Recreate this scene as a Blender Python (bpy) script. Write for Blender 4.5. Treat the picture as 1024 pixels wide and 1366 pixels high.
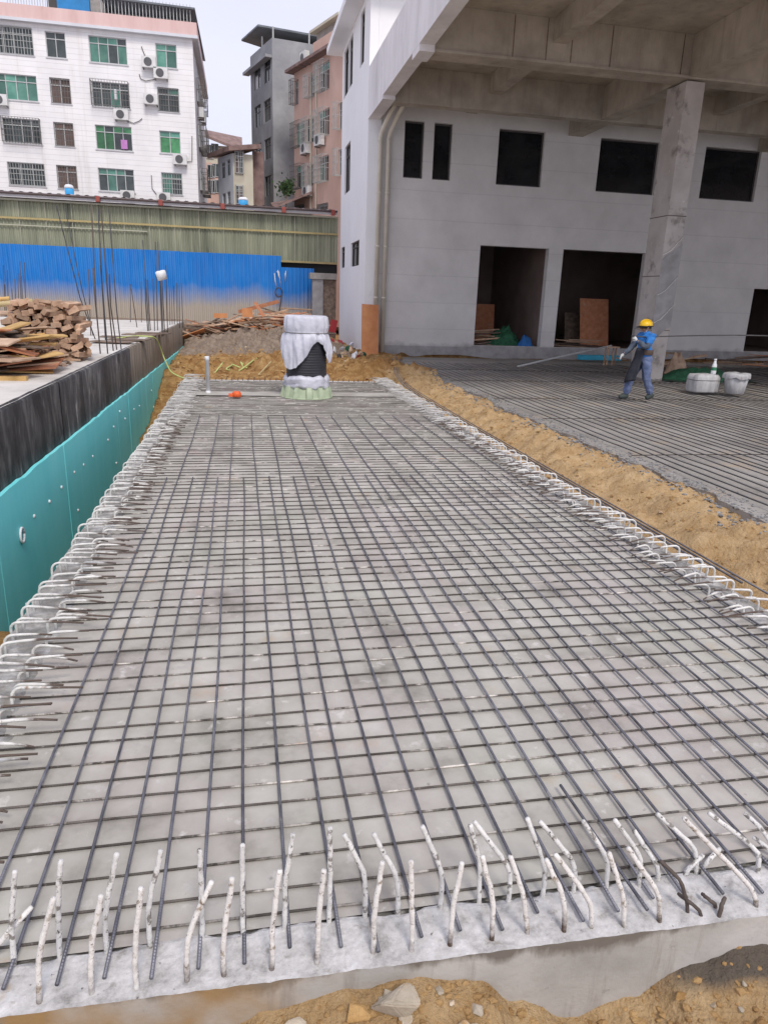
import bpy, math, random
from mathutils import Vector, Matrix, noise
R = math.radians
for o in list(bpy.data.objects): bpy.data.objects.remove(o)
sc = bpy.context.scene
COL = sc.collection
rnd = random.Random(7)

# ---------------------------------------------------------------- camera
YAW, PITCH, ROLL, FPX, CAMH = R(11.5), R(16.9), R(2.0), 935.0, 1.9
IW, IH = 1024.0, 1366.0
_f = Vector((math.sin(YAW)*math.cos(PITCH), math.cos(YAW)*math.cos(PITCH), -math.sin(PITCH)))
_r = Vector((math.cos(YAW), -math.sin(YAW), 0)); _u = _r.cross(_f)
_r2 = _r*math.cos(ROLL) + _u*math.sin(ROLL); _u2 = -_r*math.sin(ROLL) + _u*math.cos(ROLL)
CP = Vector((0, 0, CAMH))
cam = bpy.data.cameras.new('camera'); camo = bpy.data.objects.new('camera', cam); COL.objects.link(camo)
camo.matrix_world = Matrix(((_r2.x, _u2.x, -_f.x, CP.x), (_r2.y, _u2.y, -_f.y, CP.y), (_r2.z, _u2.z, -_f.z, CP.z), (0, 0, 0, 1)))
cam.sensor_fit = 'VERTICAL'; cam.sensor_height = 36.0; cam.lens = FPX/IH*36.0
cam.clip_start = 0.05; cam.clip_end = 2000
sc.camera = camo

# ---------------------------------------------------------------- overcast sky, soft sun, exposure
SUN_EL, SUN_AZ = R(52), R(172)          # azimuth clockwise from +Y
w = bpy.data.worlds.new('World'); sc.world = w; w.use_nodes = True
nt = w.node_tree; nt.nodes.clear()
out = nt.nodes.new('ShaderNodeOutputWorld'); bg = nt.nodes.new('ShaderNodeBackground'); bg.inputs[1].default_value = 0.12
sky = nt.nodes.new('ShaderNodeTexSky'); sky.sky_type = 'NISHITA'; sky.sun_disc = False
sky.sun_elevation = SUN_EL; sky.sun_rotation = SUN_AZ; sky.dust_density = 3.0; sky.air_density = 1.2
tc = nt.nodes.new('ShaderNodeTexCoord'); mp = nt.nodes.new('ShaderNodeMapping'); mp.inputs['Scale'].default_value = (1.2, 1.2, 3.0)
nz = nt.nodes.new('ShaderNodeTexNoise'); nz.inputs['Scale'].default_value = 2.2; nz.inputs['Detail'].default_value = 7
rmp = nt.nodes.new('ShaderNodeValToRGB')
rmp.color_ramp.elements[0].position = 0.3; rmp.color_ramp.elements[0].color = (4.9, 4.95, 6.0, 1)
rmp.color_ramp.elements[1].position = 0.7; rmp.color_ramp.elements[1].color = (5.6, 5.6, 6.5, 1)
mx = nt.nodes.new('ShaderNodeMixRGB'); mx.inputs[0].default_value = 0.9
nt.links.new(tc.outputs['Generated'], mp.inputs[0]); nt.links.new(mp.outputs[0], nz.inputs['Vector'])
nt.links.new(nz.outputs[0], rmp.inputs[0]); nt.links.new(sky.outputs[0], mx.inputs[1]); nt.links.new(rmp.outputs[0], mx.inputs[2])
nt.links.new(mx.outputs[0], bg.inputs[0]); nt.links.new(bg.outputs[0], out.inputs[0])
sl = bpy.data.lights.new('sun', 'SUN'); sl.energy = 1.5; sl.angle = R(16); sl.color = (1.0, 0.94, 0.85)
so = bpy.data.objects.new('sun', sl); COL.objects.link(so)
sd = Vector((math.sin(SUN_AZ)*math.cos(SUN_EL), math.cos(SUN_AZ)*math.cos(SUN_EL), math.sin(SUN_EL)))
so.rotation_euler = sd.to_track_quat('Z', 'Y').to_euler()
so.location = (0, 0, 60)
vs = sc.view_settings; vs.view_transform = 'Standard'; vs.look = 'None'; vs.gamma = 1.0; vs.use_curve_mapping = False
vs.exposure = 0.52
sc.render.engine = 'CYCLES'

# ---------------------------------------------------------------- pixel -> point helpers (used to read real positions off the photo)
def ray(x, y): return _f + _r2*((x-IW/2)/FPX) - _u2*((y-IH/2)/FPX)
def onz(x, y, z): d = ray(x, y); return CP + d*((z-CP.z)/d.z)
def ony(x, y, Y): d = ray(x, y); return CP + d*((Y-CP.y)/d.y)
def onx(x, y, X): d = ray(x, y); return CP + d*((X-CP.x)/d.x)
def onpl(x, y, P, n): d = ray(x, y); return CP + d*((P-CP).dot(n)/d.dot(n))

# ---------------------------------------------------------------- materials
def nd(t, ty, **kw):
    n = t.nodes.new(ty)
    for k, v in kw.items(): n.inputs[k].default_value = v
    return n
MATS = {}
def M(name, cols, scale=4.0, detail=7.0, rough=0.85, bump=0.15, bscale=None, metal=0.0, stretch=(1, 1, 1), coord='pos', rand=0.0, dist=0.01, spots=None, spec=0.35, nrough=0.6, over=None, distort=0.0):
    """noise-driven principled material. cols: ramp stops. spots: (colour, scale, lo, hi). over(t, colour_socket, vec)->socket for special layers"""
    m = bpy.data.materials.new(name); m.use_nodes = True; t = m.node_tree
    b = t.nodes['Principled BSDF']; b.inputs['Roughness'].default_value = rough; b.inputs['Metallic'].default_value = metal
    b.inputs['Specular IOR Level'].default_value = spec
    if coord == 'pos': src = t.nodes.new('ShaderNodeNewGeometry').outputs['Position']
    else: src = t.nodes.new('ShaderNodeTexCoord').outputs['Object']
    mpn = t.nodes.new('ShaderNodeMapping'); mpn.inputs['Scale'].default_value = stretch
    t.links.new(src, mpn.inputs[0])
    oi = None
    if rand or coord != 'pos':
        oi = t.nodes.new('ShaderNodeObjectInfo')
        ml = nd(t, 'ShaderNodeMath'); ml.operation = 'MULTIPLY'; ml.inputs[1].default_value = 37.0
        t.links.new(oi.outputs['Random'], ml.inputs[0]); t.links.new(ml.outputs[0], mpn.inputs['Location'])
    n = nd(t, 'ShaderNodeTexNoise', Scale=scale, Detail=detail, Roughness=nrough, Distortion=distort); t.links.new(mpn.outputs[0], n.inputs['Vector'])
    rp = t.nodes.new('ShaderNodeValToRGB'); e = rp.color_ramp.elements
    if len(cols) == 1: cols = [(0.3, tuple(c*0.85 for c in cols[0])), (0.7, tuple(min(1, c*1.12) for c in cols[0]))]
    while len(e) < len(cols): e.new(0.5)
    for i, (p, c) in enumerate(cols): e[i].position = p; e[i].color = (*c, 1)
    t.links.new(n.outputs[0], rp.inputs[0]); c = rp.outputs[0]
    if spots:
        for (scol, ss, lo, hi) in (spots if isinstance(spots, list) else [spots]):
            n2 = nd(t, 'ShaderNodeTexNoise', Scale=ss, Detail=5, Roughness=0.65); t.links.new(mpn.outputs[0], n2.inputs['Vector'])
            r2 = nd(t, 'ShaderNodeMapRange'); r2.inputs[1].default_value = lo; r2.inputs[2].default_value = hi; t.links.new(n2.outputs[0], r2.inputs[0])
            mxx = t.nodes.new('ShaderNodeMixRGB'); mxx.inputs[2].default_value = (*scol, 1); t.links.new(r2.outputs[0], mxx.inputs[0]); t.links.new(c, mxx.inputs[1]); c = mxx.outputs[0]
    if rand:
        hs = t.nodes.new('ShaderNodeHueSaturation'); mr = t.nodes.new('ShaderNodeMapRange'); mr.inputs[3].default_value = 1-rand; mr.inputs[4].default_value = 1+rand
        t.links.new(oi.outputs['Random'], mr.inputs[0]); t.links.new(mr.outputs[0], hs.inputs['Value']); t.links.new(c, hs.inputs['Color']); c = hs.outputs[0]
    if over: c = over(t, c, src, b)
    t.links.new(c, b.inputs['Base Color'])
    if bump:
        bn = nd(t, 'ShaderNodeTexNoise', Scale=bscale or scale*4, Detail=6, Roughness=0.65); t.links.new(mpn.outputs[0], bn.inputs['Vector'])
        bp = nd(t, 'ShaderNodeBump', Strength=min(1, bump*2.5), Distance=dist); t.links.new(bn.outputs[0], bp.inputs['Height']); t.links.new(bp.outputs[0], b.inputs['Normal'])
    MATS[name] = m
    return m
def sep(t, src):
    s = t.nodes.new('ShaderNodeSeparateXYZ'); t.links.new(src, s.inputs[0]); return s
def mix(t, fac, a, col):
    m = t.nodes.new('ShaderNodeMixRGB'); t.links.new(fac, m.inputs[0]); t.links.new(a, m.inputs[1])
    if isinstance(col, tuple): m.inputs[2].default_value = (*col, 1)
    else: t.links.new(col, m.inputs[2])
    return m.outputs[0]
def mrange(t, s, a, b, c=0.0, d=1.0):
    m = t.nodes.new('ShaderNodeMapRange'); t.links.new(s, m.inputs[0])
    for i, v in enumerate((a, b, c, d)): m.inputs[i+1].default_value = v
    return m.outputs[0]
def nsum(t, s, src, scale, amt, stretch=(1, 1, 1)):
    mpn = t.nodes.new('ShaderNodeMapping'); mpn.inputs['Scale'].default_value = stretch; t.links.new(src, mpn.inputs[0])
    n = nd(t, 'ShaderNodeTexNoise', Scale=scale, Detail=6, Roughness=0.65); t.links.new(mpn.outputs[0], n.inputs['Vector'])
    a = nd(t, 'ShaderNodeMath'); a.operation = 'MULTIPLY_ADD'; t.links.new(n.outputs[0], a.inputs[0]); a.inputs[1].default_value = amt
    t.links.new(s, a.inputs[2]); return a.outputs[0]

# --- concrete slab with blotches
def slab_over(t, c, src, b):
    n = nd(t, 'ShaderNodeTexNoise', Scale=1.3, Detail=3); t.links.new(src, n.inputs['Vector'])
    hs = t.nodes.new('ShaderNodeHueSaturation'); t.links.new(c, hs.inputs['Color'])
    t.links.new(mrange(t, n.outputs[0], 0.3, 0.7, 0.46, 0.53), hs.inputs['Hue'])
    return hs.outputs[0]
M('slab', [(0.28, (0.20, 0.186, 0.163)), (0.44, (0.365, 0.346, 0.31)), (0.58, (0.43, 0.412, 0.373)), (0.75, (0.52, 0.50, 0.463))], scale=2.0, nrough=0.62, detail=9, rough=0.8, bump=0.12, bscale=22, over=slab_over, dist=0.006,
  spots=[((0.66, 0.64, 0.61), 7, 0.60, 0.75), ((0.13, 0.12, 0.11), 8, 0.67, 0.75), ((0.42, 0.32, 0.23), 2.1, 0.60, 0.8), ((0.29, 0.275, 0.255), 3.5, 0.58, 0.75)])
M('rim_side', [(0.28, (0.15, 0.14, 0.13)), (0.5, (0.29, 0.28, 0.265)), (0.7, (0.58, 0.57, 0.56))], scale=7, detail=9, bump=0.4, bscale=30, dist=0.012, spots=[((0.22, 0.18, 0.14), 9, 0.56, 0.72)])
M('rim', [(0.30, (0.20, 0.19, 0.18)), (0.46, (0.44, 0.43, 0.42)), (0.68, (0.66, 0.65, 0.645))], scale=9, detail=10, bump=0.25, bscale=70, dist=0.005, nrough=0.75, spots=[((0.24, 0.21, 0.18), 13, 0.60, 0.72), ((0.40, 0.26, 0.12), 2.2, 0.66, 0.76), ((0.14, 0.13, 0.12), 40, 0.66, 0.72)])
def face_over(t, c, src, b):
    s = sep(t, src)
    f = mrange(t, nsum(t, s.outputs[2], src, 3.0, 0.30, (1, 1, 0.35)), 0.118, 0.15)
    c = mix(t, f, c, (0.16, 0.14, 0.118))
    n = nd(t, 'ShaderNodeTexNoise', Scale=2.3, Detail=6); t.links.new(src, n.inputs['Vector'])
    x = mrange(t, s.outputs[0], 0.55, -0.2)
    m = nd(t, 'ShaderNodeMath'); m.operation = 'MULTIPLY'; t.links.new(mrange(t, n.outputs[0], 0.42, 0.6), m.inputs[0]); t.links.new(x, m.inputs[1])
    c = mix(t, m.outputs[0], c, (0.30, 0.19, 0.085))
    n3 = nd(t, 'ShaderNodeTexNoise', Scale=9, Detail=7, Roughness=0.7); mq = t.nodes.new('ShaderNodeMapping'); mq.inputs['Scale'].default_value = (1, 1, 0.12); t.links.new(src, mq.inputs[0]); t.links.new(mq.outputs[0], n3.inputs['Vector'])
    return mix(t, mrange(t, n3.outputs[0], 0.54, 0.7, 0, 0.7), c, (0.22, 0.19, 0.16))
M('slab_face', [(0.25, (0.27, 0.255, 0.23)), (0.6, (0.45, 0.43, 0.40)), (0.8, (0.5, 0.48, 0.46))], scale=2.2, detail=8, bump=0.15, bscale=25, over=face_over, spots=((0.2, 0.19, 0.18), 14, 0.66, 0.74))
M('right_slab', [(0.25, (0.19, 0.175, 0.16)), (0.5, (0.285, 0.267, 0.245)), (0.8, (0.39, 0.37, 0.345))], scale=0.9, detail=9, bump=0.3, bscale=14, dist=0.02, spots=[((0.40, 0.31, 0.21), 1.4, 0.55, 0.75), ((0.14, 0.13, 0.125), 2.2, 0.6, 0.75)])
# --- steel
def rib_over(spat, col=(0.62, 0.6, 0.57)):
    def f(t, c, src, b):
        return c
    return f
def steel(name, axis, cols, spots, rand=0.25, rough=0.45, metal=0.55):
    def ov(t, c, src, b):
        s = sep(t, src)
        wv = nd(t, 'ShaderNodeMath'); wv.operation = 'MULTIPLY'; wv.inputs[1].default_value = 2*math.pi/0.011
        t.links.new(s.outputs[axis], wv.inputs[0])
        sn = nd(t, 'ShaderNodeMath'); sn.operation = 'SINE'; t.links.new(wv.outputs[0], sn.inputs[0])
        bp = nd(t, 'ShaderNodeBump', Strength=0.35, Distance=0.0015); t.links.new(sn.outputs[0], bp.inputs['Height']); t.links.new(bp.outputs[0], b.inputs['Normal'])
        return c
    return M(name, cols, scale=9, detail=5, rough=rough, bump=0, metal=metal, rand=rand, spots=spots, over=ov)
steel('bar_long', 1, [(0.3, (0.10, 0.10, 0.12)), (0.7, (0.24, 0.24, 0.27))], [((0.42, 0.40, 0.37), 6, 0.63, 0.76)])
steel('bar_cross', 0, [(0.3, (0.06, 0.05, 0.044)), (0.7, (0.16, 0.142, 0.125))], [((0.62, 0.58, 0.53), 5, 0.54, 0.66), ((0.42, 0.22, 0.09), 2.5, 0.66, 0.74)], metal=0.25, rough=0.7)
M('bar_dark', [(0.3, (0.045, 0.043, 0.045)), (0.7, (0.12, 0.115, 0.12))], scale=3, rough=0.5, metal=0.5, bump=0, rand=0.3)
M('bar_rust', [(0.3, (0.06, 0.045, 0.038)), (0.7, (0.13, 0.105, 0.09))], scale=3, rough=0.7, metal=0.2, bump=0, rand=0.3)
def dowel_over(t, c, src, b):
    s = sep(t, src)
    f = mrange(t, nsum(t, s.outputs[2], src, 7, 0.42), 0.275, 0.185)
    return mix(t, f, c, (0.085, 0.055, 0.04))
M('dowel_front', [(0.3, (0.62, 0.60, 0.57)), (0.7, (0.80, 0.78, 0.75))], scale=20, rough=0.85, bump=0.5, bscale=90, dist=0.004, over=dowel_over, spots=[((0.32, 0.26, 0.2), 34, 0.55, 0.66), ((0.12, 0.09, 0.07), 70, 0.60, 0.68)])
M('dowel_back', [(0.3, (0.55, 0.54, 0.52)), (0.7, (0.78, 0.765, 0.74))], scale=20, rough=0.85, bump=0.5, bscale=90, dist=0.004, spots=[((0.22, 0.20, 0.18), 30, 0.54, 0.62), ((0.10, 0.09, 0.08), 70, 0.60, 0.68)])
def hook_over(t, c, src, b):
    s = sep(t, src)
    f = mrange(t, nsum(t, s.outputs[0], src, 9, 0.5), 0.36, 0.46)
    return mix(t, f, c, (0.12, 0.09, 0.075))
M('hook', [(0.3, (0.58, 0.57, 0.55)), (0.7, (0.80, 0.79, 0.76))], scale=25, rough=0.9, bump=0.4, bscale=80, dist=0.004, coord='obj', over=hook_over, spots=((0.3, 0.2, 0.14), 16, 0.62, 0.72))
M('hook_far', [(0.3, (0.36, 0.345, 0.325)), (0.7, (0.72, 0.71, 0.69))], scale=9, rough=0.9, bump=0)
# --- soil
def soil_over(t, c, src, b):
    a = t.nodes.new('ShaderNodeVertexColor'); a.layer_name = 'kind'
    s = t.nodes.new('ShaderNodeSeparateColor'); t.links.new(a.outputs[0], s.inputs[0])
    n = nd(t, 'ShaderNodeTexNoise', Scale=4.5, Detail=12, Roughness=0.78); t.links.new(src, n.inputs['Vector'])
    g = t.nodes.new('ShaderNodeValToRGB'); g.color_ramp.elements[0].color = (0.15, 0.105, 0.075, 1); g.color_ramp.elements[1].color = (0.43, 0.35, 0.28, 1)
    g.color_ramp.elements[0].position = 0.3; g.color_ramp.elements[1].position = 0.7
    t.links.new(n.outputs[0], g.inputs[0])
    c = mix(t, mrange(t, nsum(t, s.outputs[0], src, 5, 0.5), 0.5, 0.85), c, g.outputs[0])
    d = t.nodes.new('ShaderNodeValToRGB'); d.color_ramp.elements[0].color = (0.36, 0.215, 0.09, 1); d.color_ramp.elements[1].color = (0.68, 0.50, 0.29, 1)
    d.color_ramp.elements[0].position = 0.3; d.color_ramp.elements[1].position = 0.7
    t.links.new(n.outputs[0], d.inputs[0])
    c = mix(t, mrange(t, nsum(t, s.outputs[1], src, 4, 0.4), 0.5, 0.8), c, d.outputs[0])
    return mix(t, mrange(t, nsum(t, s.outputs[2], src, 6, 0.4), 0.55, 0.75), c, (0.15, 0.125, 0.10))
M('soil', [(0.25, (0.12, 0.058, 0.024)), (0.43, (0.31, 0.165, 0.062)), (0.58, (0.45, 0.28, 0.12)), (0.75, (0.62, 0.45, 0.26))], scale=3.0, detail=10, rough=0.95, bump=0.4, bscale=30, dist=0.05, over=soil_over, spec=0.1, nrough=0.7)
M('clod', [(0.25, (0.24, 0.135, 0.055)), (0.7, (0.52, 0.34, 0.16))], scale=9, rough=0.95, bump=0.4, bscale=40, dist=0.02, spec=0.1, spots=((0.6, 0.5, 0.38), 3, 0.6, 0.7))
M('gravel', [(0.3, (0.10, 0.10, 0.105)), (0.7, (0.34, 0.335, 0.33))], scale=16, rough=0.9, bump=0.2)
M('stone', [(0.3, (0.36, 0.30, 0.22)), (0.7, (0.60, 0.53, 0.43))], scale=9, rough=0.9, bump=0.3, bscale=40, dist=0.01, rand=0.25, spots=((0.42, 0.24, 0.08), 8, 0.55, 0.7))
M('stone_orange', [(0.3, (0.30, 0.16, 0.05)), (0.7, (0.55, 0.36, 0.16))], scale=12, rough=0.95, bump=0.5, bscale=40, dist=0.015, rand=0.2)
# --- platform
M('platform_top', [(0.25, (0.42, 0.40, 0.37)), (0.7, (0.70, 0.67, 0.63))], scale=1.1, detail=8, bump=0.15, spots=((0.3, 0.24, 0.18), 1.2, 0.6, 0.75))
M('membrane', [(0.25, (0.018, 0.018, 0.02)), (0.5, (0.05, 0.05, 0.053)), (0.75, (0.20, 0.195, 0.19))], scale=3.2, detail=9, rough=0.5, bump=0.3, stretch=(1, 1.6, 0.45), bscale=12, distort=1.2, spots=[((0.42, 0.40, 0.38), 4, 0.60, 0.78), ((0.02, 0.02, 0.022), 1.5, 0.5, 0.62)], rand=0.35, dist=0.03)
M('form_ply', [(0.25, (0.10, 0.085, 0.07)), (0.5, (0.20, 0.165, 0.13)), (0.75, (0.36, 0.31, 0.26))], scale=4, detail=8, rough=0.75, bump=0.2, stretch=(1, 2.5, 0.2), spots=[((0.5, 0.48, 0.45), 5, 0.62, 0.8)])
M('teal', [(0.3, (0.17, 0.72, 0.75)), (0.7, (0.25, 0.80, 0.82))], scale=1.2, detail=5, rough=0.6, bump=0.05, stretch=(1, 1.6, 0.4), spots=[((0.3, 0.72, 0.74), 4, 0.66, 0.85)])
M('white_plastic', [(0.72, 0.73, 0.75)], scale=6, rough=0.5, bump=0.1)
M('sheet_plastic', [(0.3, (0.50, 0.505, 0.58)), (0.7, (0.64, 0.645, 0.72))], scale=5, rough=0.35, bump=0.3, bscale=7, dist=0.03, nrough=0.5, spots=((0.42, 0.39, 0.36), 3, 0.68, 0.85))
M('black_pipe', [(0.3, (0.018, 0.019, 0.024)), (0.7, (0.045, 0.046, 0.055))], scale=3, rough=0.45, bump=0)
M('green_base', [(0.3, (0.30, 0.37, 0.25)), (0.7, (0.46, 0.53, 0.38))], scale=5, rough=0.6, bump=0.1)
M('orange_plastic', [(0.75, 0.13, 0.035)], scale=8, rough=0.5, bump=0.05)
# --- wood
M('timber', [(0.3, (0.30, 0.18, 0.115)), (0.7, (0.56, 0.39, 0.27))], scale=9, rough=0.85, bump=0.2, rand=0.35, stretch=(1, 0.3, 1), spots=((0.1, 0.06, 0.04), 6, 0.62, 0.75))
M('ply_pale', [(0.3, (0.36, 0.24, 0.16)), (0.7, (0.58, 0.42, 0.30))], scale=7, rough=0.85, bump=0.1, rand=0.35)
M('ply_red', [(0.3, (0.42, 0.16, 0.075)), (0.7, (0.60, 0.27, 0.15))], scale=6, rough=0.75, bump=0.1, rand=0.3, spots=((0.45, 0.36, 0.28), 5, 0.6, 0.75))
M('ply_dark', [(0.3, (0.09, 0.065, 0.05)), (0.7, (0.24, 0.18, 0.14))], scale=7, rough=0.85, bump=0.1, rand=0.35)
M('ply_yellow', [(0.3, (0.45, 0.27, 0.09)), (0.7, (0.62, 0.42, 0.18))], scale=6, rough=0.8, bump=0.1, rand=0.2)
M('orange_board', [(0.3, (0.52, 0.20, 0.075)), (0.7, (0.66, 0.30, 0.13))], scale=3, rough=0.6, bump=0.05, spots=((0.3, 0.15, 0.1), 5, 0.64, 0.75))
M('bamboo', [(0.3, (0.38, 0.29, 0.13)), (0.7, (0.55, 0.45, 0.25))], scale=5, rough=0.6, bump=0.05)
# --- fence and shed
def mud_over(t, c, src, b):
    s = sep(t, src)
    f = mrange(t, nsum(t, s.outputs[2], src, 0.55, 1.5, (1, 1, 0.5)), 2.95, 1.95)
    f2 = nsum(t, f, src, 6, 0.3, (1, 1, 0.12))
    return mix(t, mrange(t, f2, 0.12, 1.1), c, (0.43, 0.38, 0.32))
M('blue_sheet', [(0.3, (0.008, 0.17, 0.56)), (0.7, (0.014, 0.23, 0.66))], scale=1.5, rough=0.45, bump=0, over=mud_over, stretch=(1, 1, 0.3))
M('green_sheet', [(0.2, (0.13, 0.14, 0.095)), (0.45, (0.25, 0.265, 0.19)), (0.6, (0.31, 0.325, 0.235)), (0.8, (0.46, 0.46, 0.34))], scale=3.2, detail=8, rough=0.45, bump=0.05, stretch=(1, 1, 0.09), spots=((0.07, 0.085, 0.06), 1.5, 0.55, 0.75))
M('yellow_strip', [(0.42, 0.34, 0.16)], scale=3, rough=0.6, bump=0)
M('pale_strip', [(0.45, 0.45, 0.36)], scale=3, rough=0.6, bump=0)
M('roof_metal', [(0.3, (0.42, 0.41, 0.43)), (0.7, (0.60, 0.59, 0.61))], scale=2, rough=0.5, bump=0, spots=((0.25, 0.16, 0.13), 3, 0.62, 0.75))
M('pipe_dark', [(0.12, 0.09, 0.09)], scale=4, rough=0.6, bump=0)
M('clamp_red', [(0.30, 0.075, 0.06)], scale=4, rough=0.6, bump=0)
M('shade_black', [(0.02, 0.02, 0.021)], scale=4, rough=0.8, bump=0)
# --- buildings
def wall_lines(dz, amt):
    def f(t, c, src, b):
        s = sep(t, src)
        m = nd(t, 'ShaderNodeMath'); m.operation = 'MULTIPLY'; m.inputs[1].default_value = 1/dz; t.links.new(s.outputs[2], m.inputs[0])
        fr = nd(t, 'ShaderNodeMath'); fr.operation = 'FRACT'; t.links.new(m.outputs[0], fr.inputs[0])
        k = mrange(t, fr.outputs[0], 0.10, 0.04, 0.0, amt)
        c = mix(t, k, c, (0.30, 0.29, 0.29))
        n = nd(t, 'ShaderNodeTexNoise', Scale=2.2, Detail=6, Roughness=0.7); mpn = t.nodes.new('ShaderNodeMapping'); mpn.inputs['Scale'].default_value = (1, 1, 0.06); t.links.new(src, mpn.inputs[0]); t.links.new(mpn.outputs[0], n.inputs['Vector'])
        return mix(t, mrange(t, n.outputs[0], 0.55, 0.85, 0, 0.5), c, (0.42, 0.34, 0.29))
    return f
M('tile_white', [(0.3, (0.74, 0.73, 0.73)), (0.7, (0.85, 0.84, 0.84))], scale=0.8, rough=0.55, bump=0, over=wall_lines(0.30, 0.42))
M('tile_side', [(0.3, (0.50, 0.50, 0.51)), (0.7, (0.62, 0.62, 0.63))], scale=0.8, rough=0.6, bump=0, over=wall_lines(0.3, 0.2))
M('pink_band', [(0.3, (0.60, 0.41, 0.38)), (0.7, (0.72, 0.53, 0.50))], scale=1.2, rough=0.7, bump=0, stretch=(1, 1, 0.2), spots=((0.4, 0.17, 0.08), 0.9, 0.66, 0.75))
M('grey_render', [(0.25, (0.20, 0.205, 0.215)), (0.55, (0.33, 0.335, 0.345)), (0.8, (0.46, 0.465, 0.475))], scale=0.55, detail=9, rough=0.9, bump=0.1)
M('pink_render', [(0.3, (0.50, 0.325, 0.265)), (0.7, (0.66, 0.46, 0.38))], scale=0.6, detail=8, rough=0.85, bump=0.05, spots=((0.42, 0.33, 0.28), 1.1, 0.6, 0.8), stretch=(1, 1, 0.5))
M('cream_render', [(0.3, (0.52, 0.48, 0.38)), (0.7, (0.64, 0.60, 0.49))], scale=0.7, rough=0.85, bump=0)
M('pale_render', [(0.3, (0.56, 0.58, 0.62)), (0.7, (0.68, 0.70, 0.74))], scale=0.7, rough=0.85, bump=0)
M('roof_tile', [(0.3, (0.16, 0.10, 0.09)), (0.7, (0.30, 0.21, 0.19))], scale=2, rough=0.85, bump=0.1)
M('dark_roof', [(0.3, (0.09, 0.10, 0.11)), (0.7, (0.18, 0.20, 0.22))], scale=1, rough=0.6, bump=0)
M('blue_roof', [(0.03, 0.22, 0.50)], scale=2, rough=0.5, bump=0)
M('brick_grey', [(0.3, (0.28, 0.26, 0.24)), (0.7, (0.42, 0.39, 0.36))], scale=4, rough=0.9, bump=0.1)
M('alu', [(0.50, 0.51, 0.51)], scale=4, rough=0.5, bump=0)
M('alu_dark', [(0.08, 0.07, 0.065)], scale=4, rough=0.6, bump=0)
M('iron', [(0.17, 0.16, 0.155)], scale=4, rough=0.6, bump=0)
M('iron_pale', [(0.42, 0.43, 0.42)], scale=4, rough=0.6, bump=0)
M('glass_green', [(0.3, (0.05, 0.17, 0.13)), (0.7, (0.13, 0.30, 0.23))], scale=1.5, rough=0.12, bump=0, rand=0.5, spec=0.6)
M('glass_vivid', [(0.3, (0.03, 0.13, 0.05)), (0.7, (0.07, 0.26, 0.11))], scale=2.5, rough=0.15, bump=0, rand=0.5, spec=0.6)
M('glass_dark', [(0.3, (0.025, 0.035, 0.035)), (0.7, (0.07, 0.085, 0.085))], scale=1.5, rough=0.1, bump=0, rand=0.4, spec=0.6)
M('glass_black', [(0.3, (0.008, 0.009, 0.011)), (0.7, (0.018, 0.02, 0.023))], scale=1.5, rough=0.08, bump=0, spec=0.5)
M('curtain_brown', [(0.15, 0.105, 0.09)], scale=1.5, rough=0.6, bump=0, rand=0.3)
M('ac_white', [(0.66, 0.66, 0.65)], scale=2, rough=0.5, bump=0)
M('ac_fan', [(0.10, 0.10, 0.105)], scale=2, rough=0.5, bump=0)
M('purple', [(0.50, 0.22, 0.50)], scale=3, rough=0.8, bump=0)
M('blue_tank', [(0.05, 0.34, 0.66)], scale=3, rough=0.4, bump=0)
def grey_wall_over(t, c, src, b):
    s = sep(t, src)
    m = nd(t, 'ShaderNodeMath'); m.operation = 'MULTIPLY'; m.inputs[1].default_value = 1/0.92; t.links.new(s.outputs[2], m.inputs[0])
    fr = nd(t, 'ShaderNodeMath'); fr.operation = 'FRACT'; t.links.new(nsum(t, m.outputs[0], src, 1.2, 0.06), fr.inputs[0])
    c = mix(t, mrange(t, fr.outputs[0], 0.05, 0.015, 0, 0.2), c, (0.30, 0.30, 0.31))
    f = mrange(t, nsum(t, s.outputs[2], src, 1.5, 0.6), 0.75, 0.5, 0, 0.8)
    return mix(t, f, c, (0.25, 0.24, 0.23))
M('wall_grey', [(0.3, (0.61, 0.595, 0.575)), (0.7, (0.74, 0.72, 0.70))], scale=0.9, detail=8, rough=0.85, bump=0.05, over=grey_wall_over)
M('wall_white', [(0.3, (0.80, 0.80, 0.82)), (0.7, (0.86, 0.86, 0.88))], scale=0.6, rough=0.85, bump=0.03, spots=((0.55, 0.54, 0.54), 1.0, 0.62, 0.8))
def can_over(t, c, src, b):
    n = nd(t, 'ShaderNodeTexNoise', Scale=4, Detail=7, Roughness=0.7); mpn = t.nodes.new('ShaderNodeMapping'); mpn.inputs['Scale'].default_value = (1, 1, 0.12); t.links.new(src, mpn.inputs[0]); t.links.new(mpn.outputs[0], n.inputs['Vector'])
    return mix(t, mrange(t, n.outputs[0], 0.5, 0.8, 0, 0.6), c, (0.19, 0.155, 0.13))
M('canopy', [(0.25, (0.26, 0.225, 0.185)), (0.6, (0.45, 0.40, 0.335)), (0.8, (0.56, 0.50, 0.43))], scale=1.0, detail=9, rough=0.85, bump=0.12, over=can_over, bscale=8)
M('fascia', [(0.25, (0.58, 0.56, 0.57)), (0.6, (0.76, 0.74, 0.75)), (0.8, (0.82, 0.80, 0.81))], scale=1.3, detail=9, rough=0.85, bump=0.1, spots=((0.33, 0.31, 0.31), 3.5, 0.63, 0.74), stretch=(1, 1, 0.35))
M('pillar', [(0.25, (0.36, 0.325, 0.30)), (0.6, (0.50, 0.465, 0.435)), (0.8, (0.60, 0.57, 0.545))], scale=1.3, detail=9, rough=0.85, bump=0.1, spots=[((0.25, 0.225, 0.205), 1.6, 0.55, 0.66), ((0.66, 0.65, 0.64), 5, 0.64, 0.72)])
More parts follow.
